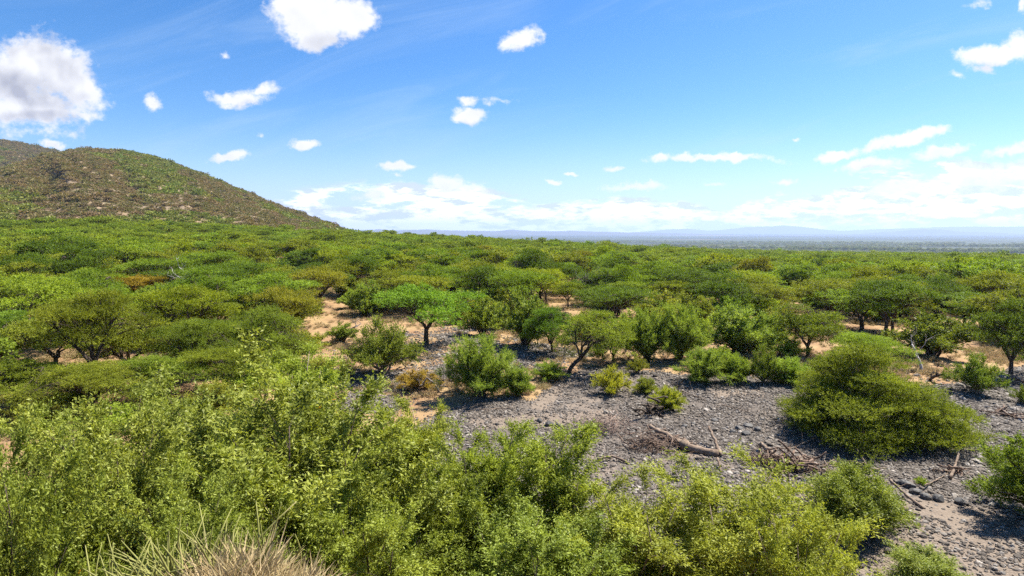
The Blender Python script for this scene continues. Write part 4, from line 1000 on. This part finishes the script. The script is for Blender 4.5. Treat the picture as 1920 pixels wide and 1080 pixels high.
log('fallen_log', [(1345, 872, 0.3), (1352, 886, .0)], .06, .05, 'short pale stick standing at the edge of the yellow-green tree', 0, 10)
log('fallen_log', [(1618, 898, .05), (1645, 905, .05), (1665, 907, 0)], .06, .05, 'flat pale stick on gravel left of the thin grey log', 0, 11)
log('fallen_log', [(1782, 900, .05), (1790, 886, .3), (1796, 872, .5)], .06, .04, 'short stub rising near the small green tuft', 0, 12)
for i, (px, py, dx, dy, where) in enumerate(((1560, 935, 26, 6, 'right of the broad yellow-green tree'), (1755, 905, 22, -14, 'above the pale sand, left of the small broken wood heap'), (1842, 915, 30, 8, 'near the right edge bush'), (1075, 838, 24, -6, 'left of the brush pile'),
                                     (1500, 838, -28, 10, 'above the uprooted root mass'), (1700, 985, 30, 5, 'on the pale sand under the thick dark log'), (1380, 770, 26, 5, 'in the middle of the upper gravel'), (930, 770, 30, -4, 'below the large feathery bush'), (760, 712, 34, 8, 'between the broad open shrub and the brownish shrub'), (1300, 745, 24, 8, 'under the top gravel edge bushes'))):
    log('dry_branch', [(px-dx, py-dy, .18), (px, py, .1), (px+dx, py+dy, 0.03)], .035, .018, 'thin dry branch lying '+where, 2, 40+i, cat='branch')
plant('shrub', 1727, 908, 26, 893, 'bright', SB, 'tiny bright green tuft alone on the gravel near the small broken wood heap', 'shrub', parts=SH)
def pile(name, px, py, wpx, hgt, n, rad, label, seed, mat='drift', cat='driftwood', L=1.0, up=.3):
    rng = np.random.default_rng(seed); x, y, z = at(px, py); W = wpx/F*y/2; tb = Tubes()
    for i in range(n):
        c = np.array([rng.normal()*W*.45, rng.normal()*W*.32, abs(rng.normal())*hgt*.35]); d = norm(rng.normal(size=3)*np.array([1.2, 1, up])); l = L*rng.uniform(.4, 1.2)
        m = 5; P = c+d*np.linspace(-l/2, l/2, m)[:, None]+np.cumsum(rng.normal(size=(m, 3))*.05*l, 0); P[:, 2] = np.maximum(P[:, 2], .02)
        r = rad*rng.uniform(.35, 1.3); tb.add(P, np.linspace(r, r*.5, m), 5)
    o = link(name, tb.mesh(name, M[mat]), label=label, category=cat); o.location = (x, y, z); return o
M['reddrift'] = mat_bark('red_brown_wood', (0.12, 0.078, 0.055), (0.26, 0.185, 0.14), 4)
M['pinkbrush'] = mat_bark('brush_twig', (0.20, 0.13, 0.10), (0.36, 0.27, 0.22), 4)
pile('driftwood_heap', 1228, 838, 130, .6, 150, .026, 'heap of broken branches caught at the thin end of the long log', 21, 'reddrift', L=1.3)
pile('driftwood_heap', 1425, 868, 90, .6, 110, .024, 'tangle of sticks left of the uprooted root mass', 22, 'reddrift', L=1.0)
pile('root_mass', 1482, 880, 95, 1.0, 90, .055, 'dark uprooted root mass on the gravel', 23, 'reddrift', L=1.2, up=.7)
pile('driftwood_heap', 1535, 890, 90, .4, 50, .03, 'loose sticks trailing right from the uprooted root mass', 24, 'drift', L=1.3)
pile('brush_pile', 1132, 805, 110, .9, 150, .014, 'pinkish dry brush pile on the gravel', 25, 'pinkbrush', L=1.5, up=.4)
pile('root_mass', 1222, 778, 60, 1.2, 26, .09, 'dark uprooted stump with curling roots by the yellowish bush', 26, 'bark', L=1.3, up=1.0)
pile('driftwood_heap', 1620, 885, 60, .4, 16, .05, 'few sticks on the gravel below the huge acacia', 27, 'drift', L=1.0)
pile('driftwood_heap', 1795, 890, 50, .5, 20, .05, 'small broken wood heap near the right on the gravel', 28, 'reddrift', L=.8)
pile('driftwood_heap', 1905, 722, 60, .5, 24, .07, 'driftwood under the right edge shrub', 29, 'drift', L=1.3)
pile('driftwood_heap', 1888, 782, 70, .4, 26, .06, 'brown driftwood on the bare patch at the right edge', 30, 'reddrift', L=1.3)
pile('brush_pile', 850, 715, 110, .9, 90, .02, 'grey brush under the dead branches left of the feathery bush', 31, 'greywood', L=1.6, up=.5)
pile('brush_pile', 790, 655, 150, .7, 80, .02, 'grey brush in the shade of the umbrella acacia', 32, 'greywood', L=1.6, up=.5)
# boulders: single larger stones
bl = [(1030, 798, .28), (1012, 792, .22), (1046, 800, .2), (1003, 806, .18), (1386, 806, .24), (1402, 802, .3), (1420, 808, .26), (1398, 816, .24), (1374, 812, .2), (1340, 790, .2), (1716, 925, .26), (1705, 914, .3), (1690, 908, .24), (1760, 938, .26), (1735, 935, .22), (1800, 944, .24), (1640, 885, .22), (1480, 860, .2), (1283, 801, .2), (1300, 797, .16)]
WH = [(4, 'dark boulders on open gravel left of the brush pile'), (5, 'dark boulders left of the huge acacia shade'), (1, 'single dark boulder on the gravel above the long curved log'), (6, 'dark boulders beside the thin grey log'), (1, 'single dark boulder at the tip of the shade of the huge acacia'), (1, 'single dark boulder above the uprooted root mass'), (2, 'dark boulders above the thin end of the long log')]
blab = [None]*len(bl); ci_ = [0, 1, 2, 3], [4, 5, 6, 7, 8], [9], [10, 11, 12, 13, 14, 15], [16], [17], [18, 19]
for mem, (k_, w_) in zip(ci_, WH):
    for q_, i_ in enumerate(sorted(mem, key=lambda j: bl[j][0])):
        blab[i_] = w_ if k_ == 1 else ['first', 'second', 'third', 'fourth', 'fifth', 'sixth'][q_]+' from left of the '+w_
dark_rock, g = new_mat('dark_boulder')
nn = g.noise(g.n('ShaderNodeTexCoord').outputs['Object'], 3.0, 5, .65)
g.n('ShaderNodeOutputMaterial', {0: g.n('ShaderNodeBsdfPrincipled', {'Base Color': g.mix(nn, (.028, .027, .026), (.095, .088, .08)), 'Roughness': .75}).outputs[0]})
for i, (px, py, s) in enumerate(bl):
    x, y, z = at(px, py); me = rock(100+i, .75); me.materials.clear(); me.materials.append(dark_rock)
    o = link('boulder', me, label=blab[i], category='boulder', group='dark boulders on the gravel'); o.location = (x, y, z+s*.25); o.scale = (s, s, s); o.rotation_euler = (.2, .1, i*1.3)

# ---------------------------------------------------------------- succulents and dry grass on the knoll
m, g = new_mat('succulent_stem'); M['succ'] = m
at_ = g.n('ShaderNodeObjectInfo').outputs['Random']; Pn = g.n('ShaderNodeTexCoord').outputs['Object']
cc = g.mix(g.noise(Pn, 5.0, 4, .6), (.11, .115, .025), (.27, .265, .08)); cc = g.mix(g.ss(g.noise(Pn, 1.7, 3, .6), .58, .7), cc, (.30, .23, .15))
g.n('ShaderNodeOutputMaterial', {0: g.n('ShaderNodeBsdfPrincipled', {'Base Color': cc, 'Roughness': .6, 'Specular IOR Level': .15}).outputs[0]})
def succ_mesh(seed, n, h, lean):
    rng = np.random.default_rng(seed); tb = Tubes()
    for i in range(n):
        a = rng.uniform(0, 6.28); ro = rng.uniform(0, .45); b = np.array([math.cos(a)*ro, math.sin(a)*ro, -.1]); l = h*rng.uniform(.55, 1.15)
        d = norm(np.array([lean+rng.normal()*.45, rng.normal()*.35, 1.0])); e = b+d*l+np.array([0, 0, .12*l])
        P = bez(b, norm(d*np.array([-.6, -.6, .6])+rng.normal(size=3)*.7), e, 9); r = rng.uniform(.006, .0105)
        rr = np.array([.8, 1, 1.05, 1, 1, .95, .9, .75, .35])*r; tb.add(P, rr, 6)
        if rng.uniform() < .55:
            j = rng.integers(2, 6); dd = norm(P[j+1]-P[j]+rng.normal(size=3)*.5+np.array([0, 0, .4])); q = P[j]+dd*l*rng.uniform(.3, .6)
            tb.add(bez(P[j], norm(P[j+1]-P[j]+dd), q, 6), np.array([.8, 1, 1, .95, .8, .35])*r*.85, 6)
    return tb.mesh('succulent', m)
def ground_at(px, r):
    th = math.atan((px-960)/F*CP); x, y = r*math.sin(th), r*math.cos(th); return x, y, float(H(x, y))
for px, r, sd_, n, h, ln, lab in ((205, 5.0, 1, 110, .68, -.35, 'pencil-stemmed succulent clump at the left with stems leaning left'), (290, 4.8, 2, 120, .66, -.2, 'dense pencil-stemmed succulent clump in the middle of the knoll'),
                                 (370, 5.0, 3, 90, .7, .0, 'tall pencil-stemmed succulent clump behind the dry grass'), (520, 5.2, 4, 14, .7, .25, 'sparse succulent stems at the right edge of the dry grass'),
                                 (120, 4.8, 5, 60, .6, -.3, 'low succulent clump near the bottom left corner'), (20, 4.4, 6, 60, .6, .1, 'soft green succulent stems in the bottom left corner'), (430, 4.7, 7, 22, .6, .1, 'succulent stems growing through the dry grass')):
    x, y, z = ground_at(px, r); o = link('succulent_plant', succ_mesh(sd_, n, h, ln), label=lab, category='succulent'); o.location = (x, y, z)
kn = [tuft(50+i, 70, .32, .3, .009, .6, .6) for i in range(4)]
n = 240; x = KN[0]+rg.normal(size=n)*.38+.12; y = KN[1]+rg.normal(size=n)*.5+.15; s = rg.uniform(.4, 1.3, n)
scatter('dry_grass', np.stack([x, y, H(x, y)], -1), rg.uniform(0, 6.28, n), np.stack([s, s, s*.9], -1), rg.integers(0, 4, n), kn, 'mound of pale dry grass at the bottom left')

# ---------------------------------------------------------------- air
hm = bpy.data.materials.new('haze'); hm.use_nodes = True; g = NT(hm.node_tree)
vol = g.n('ShaderNodeVolumePrincipled', {'Color': (0.50, 0.65, 1.0, 1), 'Density': 0.00007, 'Anisotropy': 0.25})
g.t.links.new(vol.outputs[0], g.n('ShaderNodeOutputMaterial').inputs['Volume'])
x0, x1, y0, y1, z0, z1 = -24500, 24500, -24500, 24500, -62, 420
V = [(x, y, z) for x in (x0, x1) for y in (y0, y1) for z in (z0, z1)]
hz = mesh_from('haze', V, [(0, 1, 3, 2), (4, 6, 7, 5), (0, 4, 5, 1), (2, 3, 7, 6), (0, 2, 6, 4), (1, 5, 7, 3)], [hm])
link('haze', hz, kind='stuff', label='pale blue air haze')
